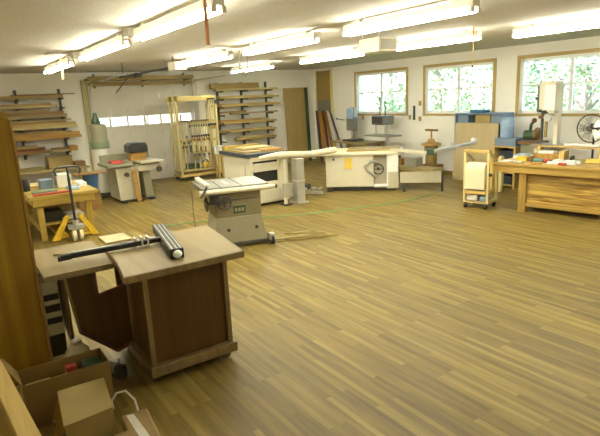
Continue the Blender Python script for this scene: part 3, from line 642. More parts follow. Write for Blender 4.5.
# ducts
pts = []; rr = []
for k in range(49):
    u = k/48; y = 4.95+u*2.0; pts.append((-8.70-.25*math.sin(u*2.2)*u, y, .985+.025*math.sin(u*7)-.05*u)); rr.append((.04+.032*min(1,u*4))*(1 if k % 2 else .90))
t = thing('flexible_duct','cream flexible duct running from the white cabinet to the white saw','duct',(-8.75,6.0,0))
part('hose',MB().tube(pts,rr,12),M['cream'],t,smooth=True)
part('post',MB().box(-8.78,-8.58,5.72,5.90,0,.90),M['duct_grey'],t,.01)
part('post_band',MB().box(-8.79,-8.57,5.71,5.91,.45,.47),M['steel'],t)
part('foot',MB().box(-8.84,-8.52,5.68,5.94,0,.03),M['duct_grey'],t)
t = thing('switch_post','slim post with grey electrical box beside the white cabinet','switch box',(-8.66,5.5,0))
part('pole',MB().box(-8.72,-8.67,5.47,5.53,.02,.90),M['machine_white'],t)
part('box',B(-8.67,-8.59,5.42,5.62,.16,.44),M['duct_grey'],t,.008)
part('foot',B(-8.78,-8.58,5.42,5.58,0,.02),M['iron'],t)

# ------------------------------------------------------------------ table saw
t = thing('table_saw','grey-topped table saw on putty coloured cabinet behind the router table','table saw',(-6.66,3.34,0),-14)
Wd = False
part('top', MB().box(-.82,0,-.46,.52,.84,.90).box(-.8,-.02,-.44,.5,.80,.84), M['cast'], t, .006, world=Wd)
part('miter_slot', MB().box(-.82,.0,-.20,-.18,.899,.902).box(-.82,.0,.10,.12,.899,.902), M['iron'], t, world=Wd)
part('blade_insert', B(-.58,-.22,-.08,-.01,.899,.903), M['alu'], t, world=Wd)
part('fence_rail', MB().cyl((.05,-.50,.845),(.05,.56,.845),.036,None,14).cyl((.05,.56,.845),(.05,.60,.845),.03), M['machine_white'], t, smooth=True, world=Wd)
part('rail_knob', MB().cyl((.05,.60,.845),(.05,.63,.845),.028,None,12), M['dark'], t, smooth=True, world=Wd)
part('fence', B(-.80,.06,-.42,-.35,.905,.965), M['machine_white'], t, .008, world=Wd)
part('fence_lever', MB().tube([(.08,-.40,.93),(.14,-.44,.88),(.15,-.50,.80)],.016,8), M['dark'], t, smooth=True, world=Wd)
part('cabinet', MB().box(-.62,-.03,-.28,.40,.44,.80), M['saw_body'], t, .012, world=Wd)
part('stand', MB().add([(-.66,-.34,.06),(.0,-.34,.06),(.0,.46,.06),(-.66,.46,.06),(-.62,-.28,.44),(-.03,-.28,.44),(-.03,.40,.44),(-.62,.40,.44)],
     [(3,2,1,0),(4,5,6,7),(0,1,5,4),(1,2,6,5),(2,3,7,6),(3,0,4,7)]), M['saw_base'], t, .01, world=Wd)
part('badge', B(-.03,-.022,-.02,.16,.49,.60), M['green'], t, world=Wd, label='dark green maker badge')
part('badge_letter', MB().box(-.022,-.019,.00,.035,.52,.57).box(-.022,-.019,.05,.085,.52,.57).box(-.022,-.019,.10,.135,.52,.57), M['saw_base'], t, world=Wd)
part('slot', B(-.03,-.024,-.06,.36,.69,.70), M['iron'], t, world=Wd)
part('hand_wheel', MB().ring((.05,-.16,.68),.09,.014,'x',20).cyl((-.03,-.16,.68),(.06,-.16,.68),.022,None,10).box(.04,.055,-.24,-.08,.67,.69).box(.04,.055,-.17,-.15,.60,.76), M['iron'], t, smooth=True, world=Wd)
part('side_wheel', MB().ring((-.30,-.36,.62),.10,.015,'y',20).cyl((-.30,-.28,.62),(-.30,-.37,.62),.025,None,10).box(-.38,-.22,-.365,-.355,.61,.63), M['iron'], t, smooth=True, world=Wd)
part('switch', MB().box(-.02,.05,-.36,-.26,.66,.80), M['dark'], t, .01, world=Wd)
part('crank_handle', MB().cyl((.06,-.24,.68),(.13,-.24,.68),.016,None,10), M['dark'], t, smooth=True, world=Wd)
for y in (-.12,.30): part('latch', MB().cyl((.0,y,.26),(.012,y,.26),.026,None,12), M['iron'], t, world=Wd)
part('mobile_base', MB().box(-.72,.06,-.40,-.36,.03,.09).box(-.72,.06,.48,.52,.03,.09).box(.02,.06,-.36,.48,.03,.07).box(-.72,-.68,-.36,.48,.03,.07), M['iron'], t, world=Wd)
for x in (-.66,.12):
    for y in (-.38,.50):
        part('caster', MB().cyl((x,y-.02,.06),(x,y+.02,.06),.06,None,16), M['rubber'], t, smooth=True, world=Wd)
part('caster_fork', MB().box(.03,.15,.525,.535,.06,.15).box(.03,.15,.465,.475,.06,.15).box(.03,.15,.465,.535,.14,.16), M['steel'], t, world=Wd)
part('power_cord',MB().tube([(-7.0,2.84,.86),(-7.02,2.845,.5),(-6.98,2.85,.10),(-6.9,2.86,.005),(-6.5,2.75,.005)],.0035,6),M['iron'],t)
for i,(x,y,a,l) in enumerate([(-6.30,4.28,68,.85),(-6.42,4.32,74,.8),(-6.22,4.35,60,.8),(-6.52,4.24,80,.7),(-6.36,4.32,52,.6)]):
    dx, dy = math.cos(R(a))*l/2, math.sin(R(a))*l/2
    solo('wood_stick','%s thin offcut stick lying on the floor right of the table saw' % ['long front','second','slanting','rearmost','short'][i],'stick',MB().beam((x-dx,y-dy,.008+.017*i),(x+dx,y+dy,.008+.017*i),.022,.015),M['pale' if i % 2 else 'tan'],'sticks on the floor')
solo('green_cord','thin green cord lying across the floor before the machines','cord',MB().tube([(-8.75,2.9,.006),(-8.55,3.6,.006),(-8.1,4.4,.006),(-7.75,5.1,.006),(-7.55,5.7,.006),(-7.3,6.6,.006),(-7.2,7.4,.006),(-7.28,8.12,.006),(-7.5,8.8,.006)],.007,6),M['green_cord'])

# ------------------------------------------------------------------ white sliding table saw (turned 45 degrees)
t = thing('sliding_saw','large cream sliding panel saw standing at an angle before the windows','panel saw',(-9.2,6.9,0),46)
part('body', B(0,1.05,.02,.75,.10,.80), M['machine_white'], t, .015, world=False)
part('side_cabinet', B(1.33,1.58,.0,.72,.06,.80), M['vinyl'], t, .015, world=False)
part('side_lower', B(1.36,1.585,-.01,.02,.06,.42), M['greyg_light'], t, .006, world=False)
part('recess_panel', B(1.05,1.33,.16,.70,.08,.80), M['greyg_light'], t, world=False)
part('plinth', B(.05,1.52,.10,.68,0,.10), M['iron'], t, world=False)
part('top', B(-.10,1.70,-.04,1.15,.80,.85), M['cream'], t, .008, world=False)
part('wood_top', B(.45,1.62,.28,1.1,.85,.875), M['yellow_wood'], t, .006, world=False, label='yellow wooden surface')
part('label_plate', B(.42,.58,.012,.02,.50,.74), M['label'], t, world=False)
part('hand_wheel', MB().ring((1.15,.05,.48),.11,.016,'y',20).cyl((1.15,.16,.48),(1.15,.04,.48),.025,None,10).box(1.05,1.25,.045,.055,.47,.49), M['iron'], t, smooth=True, world=False)
part('hose', MB().tube([(1.12,.12,.62),(.98,-.02,.66),(.86,-.03,.56),(.92,-.03,.45),(1.1,.05,.30)],.03,8), M['duct_grey'], t, smooth=True, world=False)
part('knob', MB().cyl((.18,-.02,.72),(.18,.02,.72),.03,None,12), M['iron'], t, world=False)
part('lock_knob', MB().cyl((1.60,.1,.76),(1.60,.1,.70),.04,None,10), M['iron'], t, world=False)
part('door_handle', B(1.575,1.60,.04,.16,.30,.52), M['iron'], t, world=False)
part('base_roll', MB().cyl((1.05,.03,.12),(1.36,.03,.12),.04,None,12), M['vinyl'], t, smooth=True, world=False)
part('foot', MB().box(.02,.14,.0,.14,0,.10).box(.55,.72,.02,.10,.03,.10), M['iron'], t, world=False)
# crosscut arm
P1, P2 = (-7.20, 8.02), (-7.09, 9.23)
part('crosscut_bar', MB().beam((-8.30,8.03,.88),(P1[0],P1[1],.88),.10,.06), M['greyg_light'], t, .008)
part('crosscut_arm', MB().beam((P1[0],P1[1],.90),(P2[0],P2[1],.98),.09,.06), M['steel'], t, .008)
part('arm_joint', MB().beam((P1[0]-.05,P1[1]-.05,.90),(P1[0]+.05,P1[1]+.05,.90),.14,.12), M['green'], t)
part('arm_clamp', MB().cyl(((P1[0]+P2[0])/2,(P1[1]+P2[1])/2,.97),((P1[0]+P2[0])/2,(P1[1]+P2[1])/2,1.04),.04,None,12), M['steel'], t, smooth=True)
part('arm_knob', MB().ball((P2[0],P2[1],1.03),.07), M['sheet'], t, smooth=True)
t = thing('panel_trough','long pale panel standing on edge to the right of the panel saw','panel',(-7.75,8.3,0))
part('board', MB().slab([(-8.06,8.05,.19),(-7.42,8.62,.19),(-7.42,8.62,.42),(-8.06,8.05,.42)],.05), M['greyg_light'], t)
part('end_cap', MB().slab([(-7.42,8.62,.0),(-7.39,8.645,.0),(-7.39,8.645,.44),(-7.42,8.62,.44)],.06), M['dark'], t)
part('foot', MB().beam((-7.93,8.03,.095),(-8.04,8.16,.095),.05,.19), M['iron'], t)
# metal parts on the floor at the saw foot
t = thing('roller_base','low metal roller base on the floor left of the panel saw','roller base',(-9.3,6.6,0))
part('frame', MB().beam((-9.55,6.25,.05),(-8.95,6.62,.05),.05,.06).beam((-9.75,6.55,.05),(-9.3,6.85,.05),.05,.06).beam((-9.55,6.25,.05),(-9.75,6.55,.05),.05,.06), M['steel'], t)
for k in range(4): part('roller', MB().cyl((-9.5+k*.13,6.33+k*.09,.10),(-9.62+k*.13,6.52+k*.09,.10),.035,None,10), M['duct_grey'], t, smooth=True)
part('bracket', MB().box(-9.7,-9.4,6.5,6.62,.08,.2), M['iron'], t)

# ------------------------------------------------------------------ sanding cart
t = thing('sanding_cart','pale wooden cart on casters holding a cream roll panel','cart',(-5.84,7.70,0),12)
for x in (-.215,.215):
    part('side_post', B(x-.02,x+.02,-.02,.03,.10,1.04), M['palez'], t, world=False)
    part('side_post', B(x-.02,x+.02,.33,.38,.10,.80), M['palez'], t, world=False)
    part('side_rail', B(x-.02,x+.02,.03,.33,.10,.15), M['pale'], t, world=False)
    part('side_brace', MB().beam((x,.355,.80),(x,.03,1.0),.03,.04), M['pale'], t, world=False)
part('top_rail', B(-.235,.235,-.025,.035,1.0,1.05), M['pinex'], t, world=False)
n = 9; prof = [(-.07+ .0,.36)]
fr = []
for k in range(n+1):
    a = R(90*k/n); fr.append((-.075+.10*(1-math.sin(a))*0 - .0 + .12*(1-math.cos(a)), .66+.14*math.sin(a)))
poly = [(-.075,.36)]+[(-.075+.12*(1-math.cos(R(90*k/n))), .70+.12*math.sin(R(90*k/n))) for k in range(n+1)]+[(.10,.82),(.10,.36)]
part('roll_panel', MB().prism(poly,'x',-.18,.18), M['belt'], t, smooth=True, world=False)
part('shelf', B(-.195,.195,-.06,.33,.27,.33), M['pinex'], t, .005, world=False)
part('bottom_shelf', B(-.195,.195,-.02,.36,.10,.13), M['pale'], t, world=False)
part('side_knob', MB().cyl((.235,.0,.62),(.275,.0,.62),.03,None,10), M['dark'], t, world=False)
for x in (-.19,.19):
    for y in (.0,.34): part('caster', MB().cyl((x-.015,y,.045),(x+.015,y,.045),.045,None,12).box(x-.02,x+.02,y-.02,y+.02,.05,.10), M['dark'], t, world=False)
Mi = Matrix.Translation((-5.84,7.70,0)) @ Matrix.Rotation(R(12),4,'Z')
solo('paper_pack','white pack on the bottom shelf of the sanding cart','pack',onto(B(-.19,.02,.02,.3,.13,.25),Mi),M['vinyl'],None,.02)
solo('cloth_bundle','blue-teal cloth bundle on the bottom shelf of the sanding cart','cloth',onto(B(.05,.19,.02,.25,.13,.23),Mi),M['lightblue'],None,.03)

# ------------------------------------------------------------------ blue storage behind plywood
t = thing('storage_shelf','blue-grey storage shelf under the middle window behind the plywood sheet','storage shelf',(-7.65,10.25,0))
for x in (-8.28,-7.02): part('side', B(x-.02,x+.02,10.08,10.46,0,1.52), M['bluegrey'], t)
for z in (.1,.55,1.0,1.30): part('shelf', B(-8.26,-7.04,10.09,10.46,z,z+.03), M['bluegrey'], t)
part('top', B(-8.30,-7.0,10.07,10.46,1.52,1.55), M['bluegrey'], t)
part('back', B(-8.26,-7.04,10.44,10.46,.13,1.52), M['navy'], t)
for i,(x0,x1,m,lb) in enumerate([(-8.24,-7.95,'bluegrey','blue-grey bin at the left of the top shelf above the plywood'),(-7.76,-7.36,'card_light','tan carton in the middle of the top shelf above the plywood'),(-7.33,-7.06,'bluegrey','blue-grey bin at the right of the top shelf above the plywood')]):
    sbox('bin',lb,'bin',(x0,x1,10.12,10.40,1.33,1.50),m)
sbox('cloth_bundle','blue cloth lying on the storage shelf under the middle window','cloth',(-7.95,-7.55,10.15,10.40,1.55,1.62),'blue',.03)
solo('plywood_sheet','large tan plywood sheet leaning on the blue-grey storage shelf','plywood sheet',MB().slab([(-8.24,9.96,0),(-7.08,9.96,0),(-7.08,10.045,1.33),(-8.24,10.045,1.33)],-.02),M['ply'])
t = thing('side_cabinet','small open wooden cabinet behind the left end of the workbench','cabinet',(-6.7,9.9,0))
part('carcass', MB().box(-6.95,-6.42,10.2,10.23,0,.86).box(-6.95,-6.91,9.7,10.2,0,.86).box(-6.46,-6.42,9.7,10.2,0,.86).box(-6.97,-6.40,9.68,10.24,.86,.89), M['pinez'], t)
for z in (.05,.32,.58): part('shelf', B(-6.91,-6.46,9.72,10.2,z,z+.03), M['pine'], t)
for i,z in enumerate((.08,.35,.61)): sbox('bin','dark bin on the %s shelf of the small cabinet behind the workbench' % ['lowest','middle','upper'][i],'bin',(-6.85,-6.52,9.76,10.1,z,z+.17),'navy')
solo('pine_post','short pine post standing on the floor left of the small cabinet','post',B(-6.66,-6.58,9.2,9.3,0,.78),M['pinez'],'posts by the small cabinet',.004)
solo('pine_post','pale round-edged post standing nearest the workbench end','post',B(-6.52,-6.42,9.26,9.36,0,.74),M['palez'],'posts by the small cabinet',.03)
sbox('tool_case','blue-grey case on the small cabinet beside the plywood','tool case',(-6.93,-6.44,9.72,10.15,.89,1.05),'bluegrey')
solo('water_jug','blue jug standing on the grey case beside the plywood','jug',MB().lathe([(.12,0),(.135,.02),(.135,.34),(.12,.38),(.13,.40),(.10,.42)],(-6.79,9.93,1.05)),M['lightblue'],smooth=True)
t = thing('bench_tool','brown and green bench machine behind the workbench under the windows','machine',(-6.19,9.9,0))
part('stand', MB().box(-6.34,-6.04,9.75,10.1,0,.95), M['grey_green'], t)
part('table', B(-6.38,-5.98,9.7,10.15,.95,1.0), M['brownx'], t)
part('motor', MB().cyl((-6.34,9.9,1.12),(-6.12,9.9,1.12),.1,None,16), M['green'], t, smooth=True)
part('guard', MB().ball((-6.08,9.9,1.15),.13,(.5,1,1)), M['brownx'], t, smooth=True)
part('arm', MB().tube([(-6.24,9.9,1.2),(-6.19,9.85,1.34),(-6.12,9.82,1.40)],.03,8), M['green'], t, smooth=True)
part('grip', MB().ball((-6.11,9.82,1.42),.05), M['red_wood'], t, smooth=True)

# ------------------------------------------------------------------ band saw and fan behind the bench
bx = -5.66
t = thing('band_saw','tall cream band saw before the right window','band saw',(bx,9.7,0))
part('upper_housing', MB().prism([(bx-.19,1.62),(bx+.15,1.58),(bx+.16,2.10),(bx+.12,2.16),(bx-.15,2.17),(bx-.20,2.12)],'y',9.5,9.78), M['machine_white'], t, .03)
part('door_panel', MB().prism([(bx-.06,1.65),(bx+.145,1.63),(bx+.15,2.08),(bx-.06,2.10)],'y',9.485,9.5), M['vinyl'], t, .01)
part('hinge_bar', B(bx-.225,-.0+bx-.21,9.52,9.56,1.6,2.1), M['iron'], t)
part('column', MB().box(bx+.07,bx+.15,9.62,9.74,.85,1.62), M['machine_white'], t, .01)
part('blade_post', MB().box(bx-.18,bx-.14,9.6,9.64,1.05,1.62), M['iron'], t)
part('blade_guard', MB().box(bx-.10,bx-.06,9.6,9.64,1.12,1.62), M['tan'], t)
part('work_table', B(bx-.28,bx+.3,9.4,9.86,.94,.99), M['cast'], t)
part('lower_housing', MB().box(bx-.24,bx+.24,9.5,9.84,.04,.94), M['machine_white'], t, .02)
part('foot', B(bx-.28,bx+.28,9.46,9.88,0,.04), M['iron'], t)
part('tension_knob', MB().cyl((bx-.03,9.48,1.60),(bx-.03,9.42,1.60),.035,None,12).cyl((bx-.13,9.49,1.62),(bx-.13,9.44,1.62),.03,None,12).cyl((bx-.235,9.54,1.86),(bx-.235,9.49,1.86),.025,None,12), M['dark'], t, smooth=True)
part('guide_wheel', MB().cyl((bx+.04,9.5,1.50),(bx+.04,9.44,1.50),.07,None,18), M['alu'], t, smooth=True)
part('guide_block', B(bx-.15,bx+.02,9.46,9.52,1.48,1.53), M['red_wood'], t)
fx, fy, fz = -4.75, 9.35, 1.325
t = thing('pedestal_fan','dark pedestal fan with wire cage before the right window','fan',(fx,fy,0))
cg = MB()
for r in (.09,): cg.ring((fx,fy-.08,fz),r,.004,'y',28,5)
cg.ring((fx,fy,fz),.24,.011,'y',32,6)
for k in range(20):
    a = 2*math.pi*k/20; cg.tube([(fx+.04*math.cos(a),fy-.07,fz+.04*math.sin(a)),(fx+.18*math.cos(a),fy-.06,fz+.18*math.sin(a)),(fx+.24*math.cos(a),fy,fz+.24*math.sin(a)),(fx+.15*math.cos(a),fy+.09,fz+.15*math.sin(a))],.0022,4)
part('cage', cg, M['iron'], t, smooth=True)
part('hub', MB().cyl((fx,fy-.075,fz),(fx,fy+.02,fz),.045,None,16), M['iron'], t, smooth=True)
part('motor', MB().cyl((fx,fy+.05,fz),(fx,fy+.20,fz),.085,.06,16), M['dark'], t, smooth=True)
for k in range(5):
    a0 = 2*math.pi*k/5+.3; P = lambda a, r, dy: (fx+r*math.cos(a), fy+dy, fz+r*math.sin(a))
    part('blade', MB().slab([P(a0,.05,-.02),P(a0-.15,.21,-.035),P(a0+.65,.21,.01),P(a0+.8,.05,.0)],.004), M['steel'], t)
part('pole', MB().cyl((fx,fy+.12,.03),(fx,fy+.12,fz-.06),.018,None,10), M['dark'], t, smooth=True)
part('base', MB().lathe([(.22,0),(.21,.02),(.04,.04)],(fx,fy+.12,0)), M['dark'], t, smooth=True)

# ------------------------------------------------------------------ right workbench
bl = (-5.62,7.86); rz = 9
t = thing('workbench','long honey coloured workbench with plank front at the right','workbench',(*bl,0),rz)
BH = .83
part('top', B(0,2.9,0,1.0,BH-.05,BH), M['honey'], t, .006, world=False)
part('apron', MB().box(.02,2.88,.02,.06,BH-.16,BH-.05).box(.02,2.88,.94,.98,BH-.16,BH-.05).box(.02,.06,.06,.94,BH-.16,BH-.05), M['honey'], t, .004, world=False)
for x in (.43,2.66):
    for y in (.07,.80): part('leg', B(x,x+.13,y,y+.13,0,BH-.16 if y > .5 else BH-.05) if y > .5 else B(x,x+.13,y+.0,y+.13,0,BH-.05-.0), M['honeyz'], t, .006, world=False)
f = MB()
for k in range(4): f.box(.56,2.66,.13,.16,.17+k*.126,.17+k*.126+.120)
part('plank_front', f, M['plank'], t, .004, world=False)
part('back_panel', B(.56,2.66,.16,.17,.15,.68), M['brownx'], t, world=False)
part('bottom_rail', B(.56,2.66,.09,.16,.10,.165), M['honey'], t, .004, world=False)
part('end_panel', B(.45,.48,.20,.80,.12,.66), M['honeyz'], t, world=False)
part('floor_shelf', B(.48,2.66,.17,.80,.10,.13), M['honey'], t, world=False)
Mb = Matrix.Translation((*bl,0)) @ Matrix.Rotation(R(rz),4,'Z')
def bench(name,label,cat,b,m,bev=.006): return solo(name,label,cat,onto(B(b[0],b[1],b[2],b[3],BH+b[4],BH+b[5]),Mb),M[m],None,bev)
bench('wood_jig','yellow-brown wooden jig on the workbench below the band saw','jig',(.42,.86,.60,.80,0,.11),'orange')
bench('jig_block','upright pine block at the right end of the yellow-brown jig','block',(.87,.95,.58,.82,0,.17),'pinez')
bench('foam_block','white block lying on the yellow-brown jig','block',(.50,.75,.64,.76,.111,.15),'vinyl')
bench('storage_tray','yellow tray standing near the front left of the workbench','tray',(.24,.42,.34,.55,0,.075),'yellow')
bench('tool_block','brown block beside the yellow tray on the workbench','block',(.435,.50,.35,.52,0,.08),'brownx')
bench('power_tool','teal power tool lying in the middle of the workbench','power tool',(.53,.70,.33,.45,0,.05),'teal',.02)
bench('hand_tool','reddish handled tool lying beside the teal power tool','tool',(.715,.78,.30,.42,0,.06),'red',.02)
bench('flat_tool','dark flat tool lying behind the teal power tool on the workbench','tool',(.52,.80,.46,.56,0,.02),'iron')
bench('paper_stack','white paper stack at the left back of the workbench','paper',(.06,.34,.62,.86,0,.05),'vinyl')
bench('blue_book','pale blue book lying on the white paper stack','book',(.08,.30,.64,.82,.051,.075),'lightblue')
bench('drawing_sheet','white drawing sheet lying at the front left corner of the workbench','paper',(.03,.20,.12,.42,0,.004),'ribbon',0)
bench('glue_block','yellow block at the right of the workbench under the fan','block',(1.32,1.52,.52,.70,0,.06),'label')
bench('small_clamp','small dark clamp standing behind the jig on the workbench','clamp',(1.0,1.05,.72,.80,0,.08),'iron')
for i,(x,y,l,w_,h,m,lb) in enumerate([(.30,.10,.16,.05,.03,'steel','small steel plane lying at the front left of the workbench'),(.58,.10,.20,.03,.03,'orange','slim wooden stick lying along the front of the workbench'),(.62,.86,.26,.06,.05,'brownx','brown block at the back of the workbench behind the jig'),(1.05,.08,.12,.05,.04,'red','red block near the front edge of the workbench'),(1.4,.25,.22,.12,.03,'tan','tan flat block right of the plastic wrap'),(1.6,.6,.3,.2,.08,'card_light','light carton at the far right of the workbench')]):
    bench('block' if i != 1 else 'stick', lb, 'block' if i != 1 else 'stick', (x,x+l,y,y+w_,0,h), m)
rn = random.Random(3); nx, ny = 16, 10; pv = []; pf = []
for i in range(nx+1):
    for j in range(ny+1): pv.append((.82+.46*i/nx, .18+.40*j/ny, BH+.004+rn.random()*.05*(1 if 0<i<nx and 0<j<ny else 0)))
for i in range(nx):
    for j in range(ny): a = i*(ny+1)+j; pf.append((a,a+ny+1,a+ny+2,a+1))
solo('plastic_sheet','crumpled clear plastic wrap lying on the workbench','plastic wrap',onto(MB().add(pv,pf),Mb),M['sheet'],smooth=True)
# long board and white pipe behind bench resting on trestle
t = thing('trestle','pine trestle behind the workbench under the right window','trestle',(-5.2,9.25,0))
for x in (-5.55,-4.45):
    part('post', B(x-.03,x+.03,9.12,9.22,0,.99), M['pinez'], t)
part('top_beam', B(-5.66,-4.4,9.12,9.22,.99,1.025), M['trim'], t)
solo('white_pipe','long white pipe lying on the pine trestle under the right window','pipe',MB().cyl((-5.1,9.17,1.047),(-4.5,9.17,1.047),.021,None,12),M['vinyl'],smooth=True)

# ------------------------------------------------------------------ foreground: router table with wing
t = thing('router_table','dark-sided rolling cabinet with pale plywood top in the foreground','cabinet',(-4.1,1.4,0))
TZ = .93
part('top', MB().prism([(-3.58,.89),(-3.58,1.83),(-4.60,1.98),(-4.60,1.0),(-3.97,.95)],'z',TZ-.05,TZ), M['plyx'], t, .006)
part('top_edge', MB().beam((-3.574,.89,TZ-.028),(-3.574,1.83,TZ-.028),.012,.05).beam((-3.574,1.835,TZ-.028),(-4.60,1.985,TZ-.028),.012,.05), M['edge'], t)
part('wing_top', B(-4.98,-4.10,.455,.99,TZ-.075,TZ-.035), M['plyx'], t, .005)
part('wing_edge', B(-4.10,-4.088,.455,.95,TZ-.078,TZ-.034), M['edge'], t)
part('body', B(-4.45,-3.68,1.07,1.69,.16,TZ-.05), M['dark_ply'], t)
for q in ((-3.685,-3.655,1.04,1.075),(-3.685,-3.655,1.685,1.72),(-4.46,-4.43,1.04,1.07),(-4.46,-4.43,1.69,1.72)): part('corner_trim', B(*q,.15,TZ-.05), M['edge'], t)
part('plinth', B(-4.48,-3.63,1.02,1.75,.07,.15), M['edge'], t, .005)
for x in (-3.72,-4.4):
    for y in (1.08,1.69): part('caster', MB().cyl((x-.012,y,.03),(x+.012,y,.03),.03,None,12).box(x-.015,x+.015,y-.015,y+.015,.03,.07), M['iron'], t)
zT = TZ-.08
PN = [(.604,zT),(.658,.36),(.926,.115),(1.06,.16),(1.06,.672),(.825,.63),(.823,zT)]
part('wing_panel', MB().prism(PN,'x',-4.22,-4.20), M['dark_ply'], t)
part('wing_side', MB().prism([(-4.22,.17),(-4.75,.40),(-4.75,zT),(-4.22,zT)],'y',.60,.615), M['dark_ply'], t)
for q0, q1 in ((0,1),(1,2),(2,3)): part('panel_edge', MB().beam((-4.19,*PN[q0]),(-4.19,*PN[q1]),.02,.02,(1,0,0)), M['edge'] if q0 < 1 else M['red_wood'], t)
for q0, q1 in ((6,5),(5,4)): part('notch_edge', MB().beam((-4.19,*PN[q0]),(-4.19,*PN[q1]),.02,.018,(1,0,0)), M['red_wood'], t, label='reddish edge of the notch')
part('wing_leg', B(-4.92,-4.86,.50,.56,0,TZ-.075), M['edge'], t)
# rip fence lying on top
t = thing('rip_fence','black and aluminium T-shaped rip fence lying on the plywood top','rip fence',(-4.2,1.2,TZ))
part('bar', MB().beam((-4.33,.62,TZ+.025),(-4.24,1.40,TZ+.045),.045,.04), M['dark'], t, .006)
part('bar_top', MB().beam((-4.335,.68,TZ+.049),(-4.255,1.36,TZ+.067),.012,.004), M['steel'], t)
part('end_block', MB().beam((-4.34,.60,TZ+.018),(-4.325,.70,TZ+.025),.075,.035), M['dark'], t)
part('head', MB().beam((-4.66,1.53,TZ+.04),(-3.74,1.352,TZ+.04),.105,.075), M['dark'], t, .004)
for d in (-.035,.0,.032): part('head_groove', MB().beam((-4.65,1.53+d,TZ+.079),(-3.75,1.356+d,TZ+.079),.009,.004), M['alu'], t)
part('end_cap', MB().ball((-3.72,1.348,TZ+.04),.036,(.8,1,.9)), M['vinyl'], t, smooth=True)
part('strap', MB().beam((-4.29,1.19,TZ+.045),(-4.288,1.205,TZ+.045),.085,.08).beam((-4.275,1.24,TZ+.048),(-4.273,1.255,TZ+.048),.09,.085).beam((-4.26,1.285,TZ+.05),(-4.258,1.30,TZ+.05),.085,.08), M['ribbon'], t)
solo('wood_block','small pale board lying behind the rip fence bar','block',B(-4.80,-4.52,1.02,1.24,TZ,TZ+.025),M['pale'],None,.004)
solo('wood_stick','small brown stick lying left of the rip fence','stick',MB().beam((-4.66,.62,TZ-.027),(-4.60,.74,TZ-.027),.03,.014),M['tan'])

# foreground post and stair wall
t = thing('timber_post','wide warm brown timber post at the left edge','post',(-4.4,.25,0))
part('shaft', B(-4.5,-4.35,.02,.43,0,2.04), M['post'], t, .012)
part('cap', MB().prism([(.02,2.04),(.43,2.04),(.40,2.09),(.05,2.09)],'x',-4.49,-4.36), M['post'], t)
part('edge_trim', B(-4.5,-4.345,.43,.445,0,2.03), M['orange'], t)
def quad(y0, y1, w): return [(-3.72, y0), (-1.5, y1), (-1.5, y1-w), (-3.72, y0-w)]
struct('trim_4', MB().prism(quad(.045,.22,.05),'z',0,.56), M['post'])
struct('trim_5', MB().prism(quad(.065,.24,.085),'z',.56,.60), M['pinex'])

# clutter under the wing
t = thing('parts_organizer','pale grey organizer with dark slots on the floor under the wing','organizer',(-4.6,.52,0))
part('case', B(-4.80,-4.42,.455,.585,0,.76), M['machine_white'], t, .01)
for z, h in ((.60,.05),(.50,.06),(.40,.05),(.12,.18)): part('slot', B(-4.42,-4.412,.465,.575,z,z+h), M['dark'], t)
part('handle', MB().tube([(-4.6,.48,.76),(-4.6,.48,.80),(-4.6,.56,.80),(-4.6,.56,.76)],.01,6), M['dark'], t)
solo('plastic_jug','cloudy yellowish jug standing between the timber post and the wing panel','jug',MB().lathe([(.085,0),(.10,.02),(.105,.2),(.085,.28),(.04,.33),(.04,.36)],(-4.07,.60,0)),M['glassjar'],smooth=True)
t = thing('angle_grinder','grey grinder with green cord lying on the floor by the jug','grinder',(-4.05,.84,0))
part('body', MB().cyl((-4.15,.80,.05),(-3.98,.86,.05),.045,.038,12), M['duct_grey'], t, smooth=True)
part('head', MB().cyl((-3.95,.87,.01),(-3.95,.87,.09),.05,None,14), M['iron'], t, smooth=True)
part('cord', MB().tube([(-4.15,.80,.05),(-4.2,.82,.03),(-4.15,.90,.02),(-4.25,.93,.012)],.01,6), M['green'], t)
# cartons
def carton(label, x0,x1,y0,y1,h, mat, flaps):
    t = thing('carton', label, 'carton', ((x0+x1)/2,(y0+y1)/2,0))
    c = .006
    part('walls', MB().box(x0,x0+c,y0,y1,0,h).box(x1-c,x1,y0,y1,0,h).box(x0+c,x1-c,y0,y0+c,0,h).box(x0+c,x1-c,y1-c,y1,0,h).box(x0+c,x1-c,y0+c,y1-c,0,c), mat, t)
    for pts in flaps: part('flap', MB().slab(pts,.005), mat, t)
    return t
carton('open brown cardboard carton of odds at the foot of the timber post',-3.88,-3.62,.17,.73,.33,M['card'],
       [[(-3.87,.175,.33),(-3.63,.175,.33),(-3.66,.10,.47),(-3.84,.10,.47)]])
sbox('red_bit_box','small red box inside the open brown carton','box',(-3.80,-3.75,.46,.53,.006,.31),'red')
sbox('glove_bundle','dark green bundle inside the open brown carton','bundle',(-3.85,-3.70,.57,.71,.006,.30),'green',.03)
sbox('grey_block','pale block inside the left end of the open brown carton','block',(-3.84,-3.70,.2,.36,.006,.24),'tan')
t = thing('carton','closed light carton lying before the open brown carton','carton',(-3.25,.48,0))
part('case', MB().add([(-3.46,.36,0),(-3.07,.33,0),(-3.09,.585,0),(-3.45,.645,0),(-3.475,.355,.30),(-3.03,.315,.30),(-3.055,.60,.30),(-3.464,.648,.30)],[(3,2,1,0),(4,5,6,7),(0,1,5,4),(1,2,6,5),(2,3,7,6),(3,0,4,7)]), M['card_light'], t)
part('end_flap', MB().slab([(-3.475,.352,.30),(-3.035,.312,.30),(-3.05,.27,.12),(-3.46,.30,.12)],.005), M['card'], t)
part('hand_hole', MB().beam((-3.27,.288,.215),(-3.23,.284,.215),.012,.02), M['dark'], t)
t = thing('paper_package','brown paper package with white plastic strips on the floor','package',(-3.0,.7,0))
part('wrap', MB().prism([(-3.18,.665),(-3.0,.65),(-2.99,.40),(-2.60,.36),(-2.60,.78),(-3.16,.83)],'z',0,.15), M['paper'], t, .012)
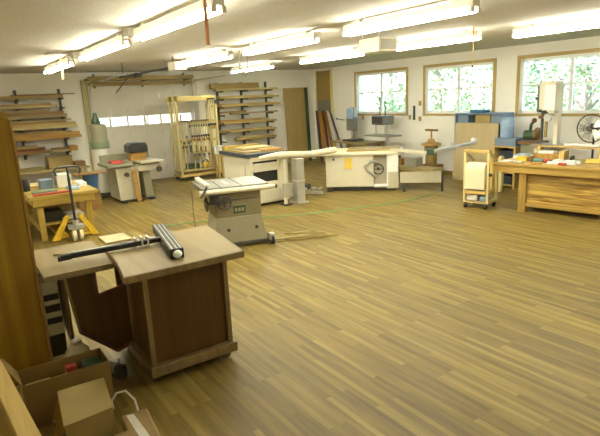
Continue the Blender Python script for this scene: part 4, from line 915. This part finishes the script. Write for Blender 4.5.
part('strip', MB().slab([(-3.15,.69,.152),(-3.14,.735,.152),(-2.80,.745,.152),(-2.84,.69,.152)],.004), M['ribbon'], t)
part('strip', MB().slab([(-2.95,.44,.152),(-2.95,.50,.152),(-2.66,.56,.152),(-2.66,.50,.152)],.004), M['ribbon'], t)
solo('cord_loop','white cord looped upright behind the brown paper package','cord',MB().tube([(-3.52,.69,.01),(-3.53,.69,.07),(-3.54,.73,.11),(-3.53,.79,.11),(-3.46,.83,.06),(-3.36,.82,.01)],.008,8),M['ribbon'],smooth=True)

# ------------------------------------------------------------------ light, sky, camera
W = bpy.data.worlds.new('World'); S.world = W; W.use_nodes = True
nt = W.node_tree; bg = nt.nodes['Background']; sky = nt.nodes.new('ShaderNodeTexSky'); sky.sky_type = 'NISHITA'
sky.sun_elevation = R(48); sky.sun_rotation = R(200); sky.sun_disc = False
nt.links.new(sky.outputs['Color'], bg.inputs['Color']); bg.inputs['Strength'].default_value = .48
sun = bpy.data.lights.new('sun', 'SUN'); sun.energy = 5.5; sun.angle = R(1.5); sun.color = (1, .95, .85)
so = bpy.data.objects.new('sun', sun); COL.objects.link(so); so.rotation_euler = (R(42), 0, R(-15)); so.location = (0, -10, 15)

cam = bpy.data.cameras.new('camera'); co = bpy.data.objects.new('camera', cam); COL.objects.link(co); S.camera = co
f, yaw, pitch, roll = 522.35, .58978, .22827, -.047445
cam.sensor_fit = 'HORIZONTAL'; cam.sensor_width = 36; cam.lens = f/600*36; cam.clip_start = .05; cam.clip_end = 300
fw = Vector((-math.cos(yaw)*math.cos(pitch), math.sin(yaw)*math.cos(pitch), -math.sin(pitch)))
r0 = fw.cross(Vector((0,0,1))).normalized(); u0 = r0.cross(fw)
r = math.cos(roll)*r0 + math.sin(roll)*u0; u = -math.sin(roll)*r0 + math.cos(roll)*u0
co.matrix_world = Matrix(((r.x,u.x,-fw.x,0),(r.y,u.y,-fw.y,0),(r.z,u.z,-fw.z,2.1),(0,0,0,1)))
vs = S.view_settings; vs.view_transform = 'Standard'; vs.look = 'None'; vs.gamma = 1; vs.use_curve_mapping = False; vs.exposure = 1.72
S.cycles.use_light_tree = True; S.cycles.max_bounces = 8; S.cycles.diffuse_bounces = 5; S.cycles.transparent_max_bounces = 12; S.cycles.sample_clamp_indirect = 6
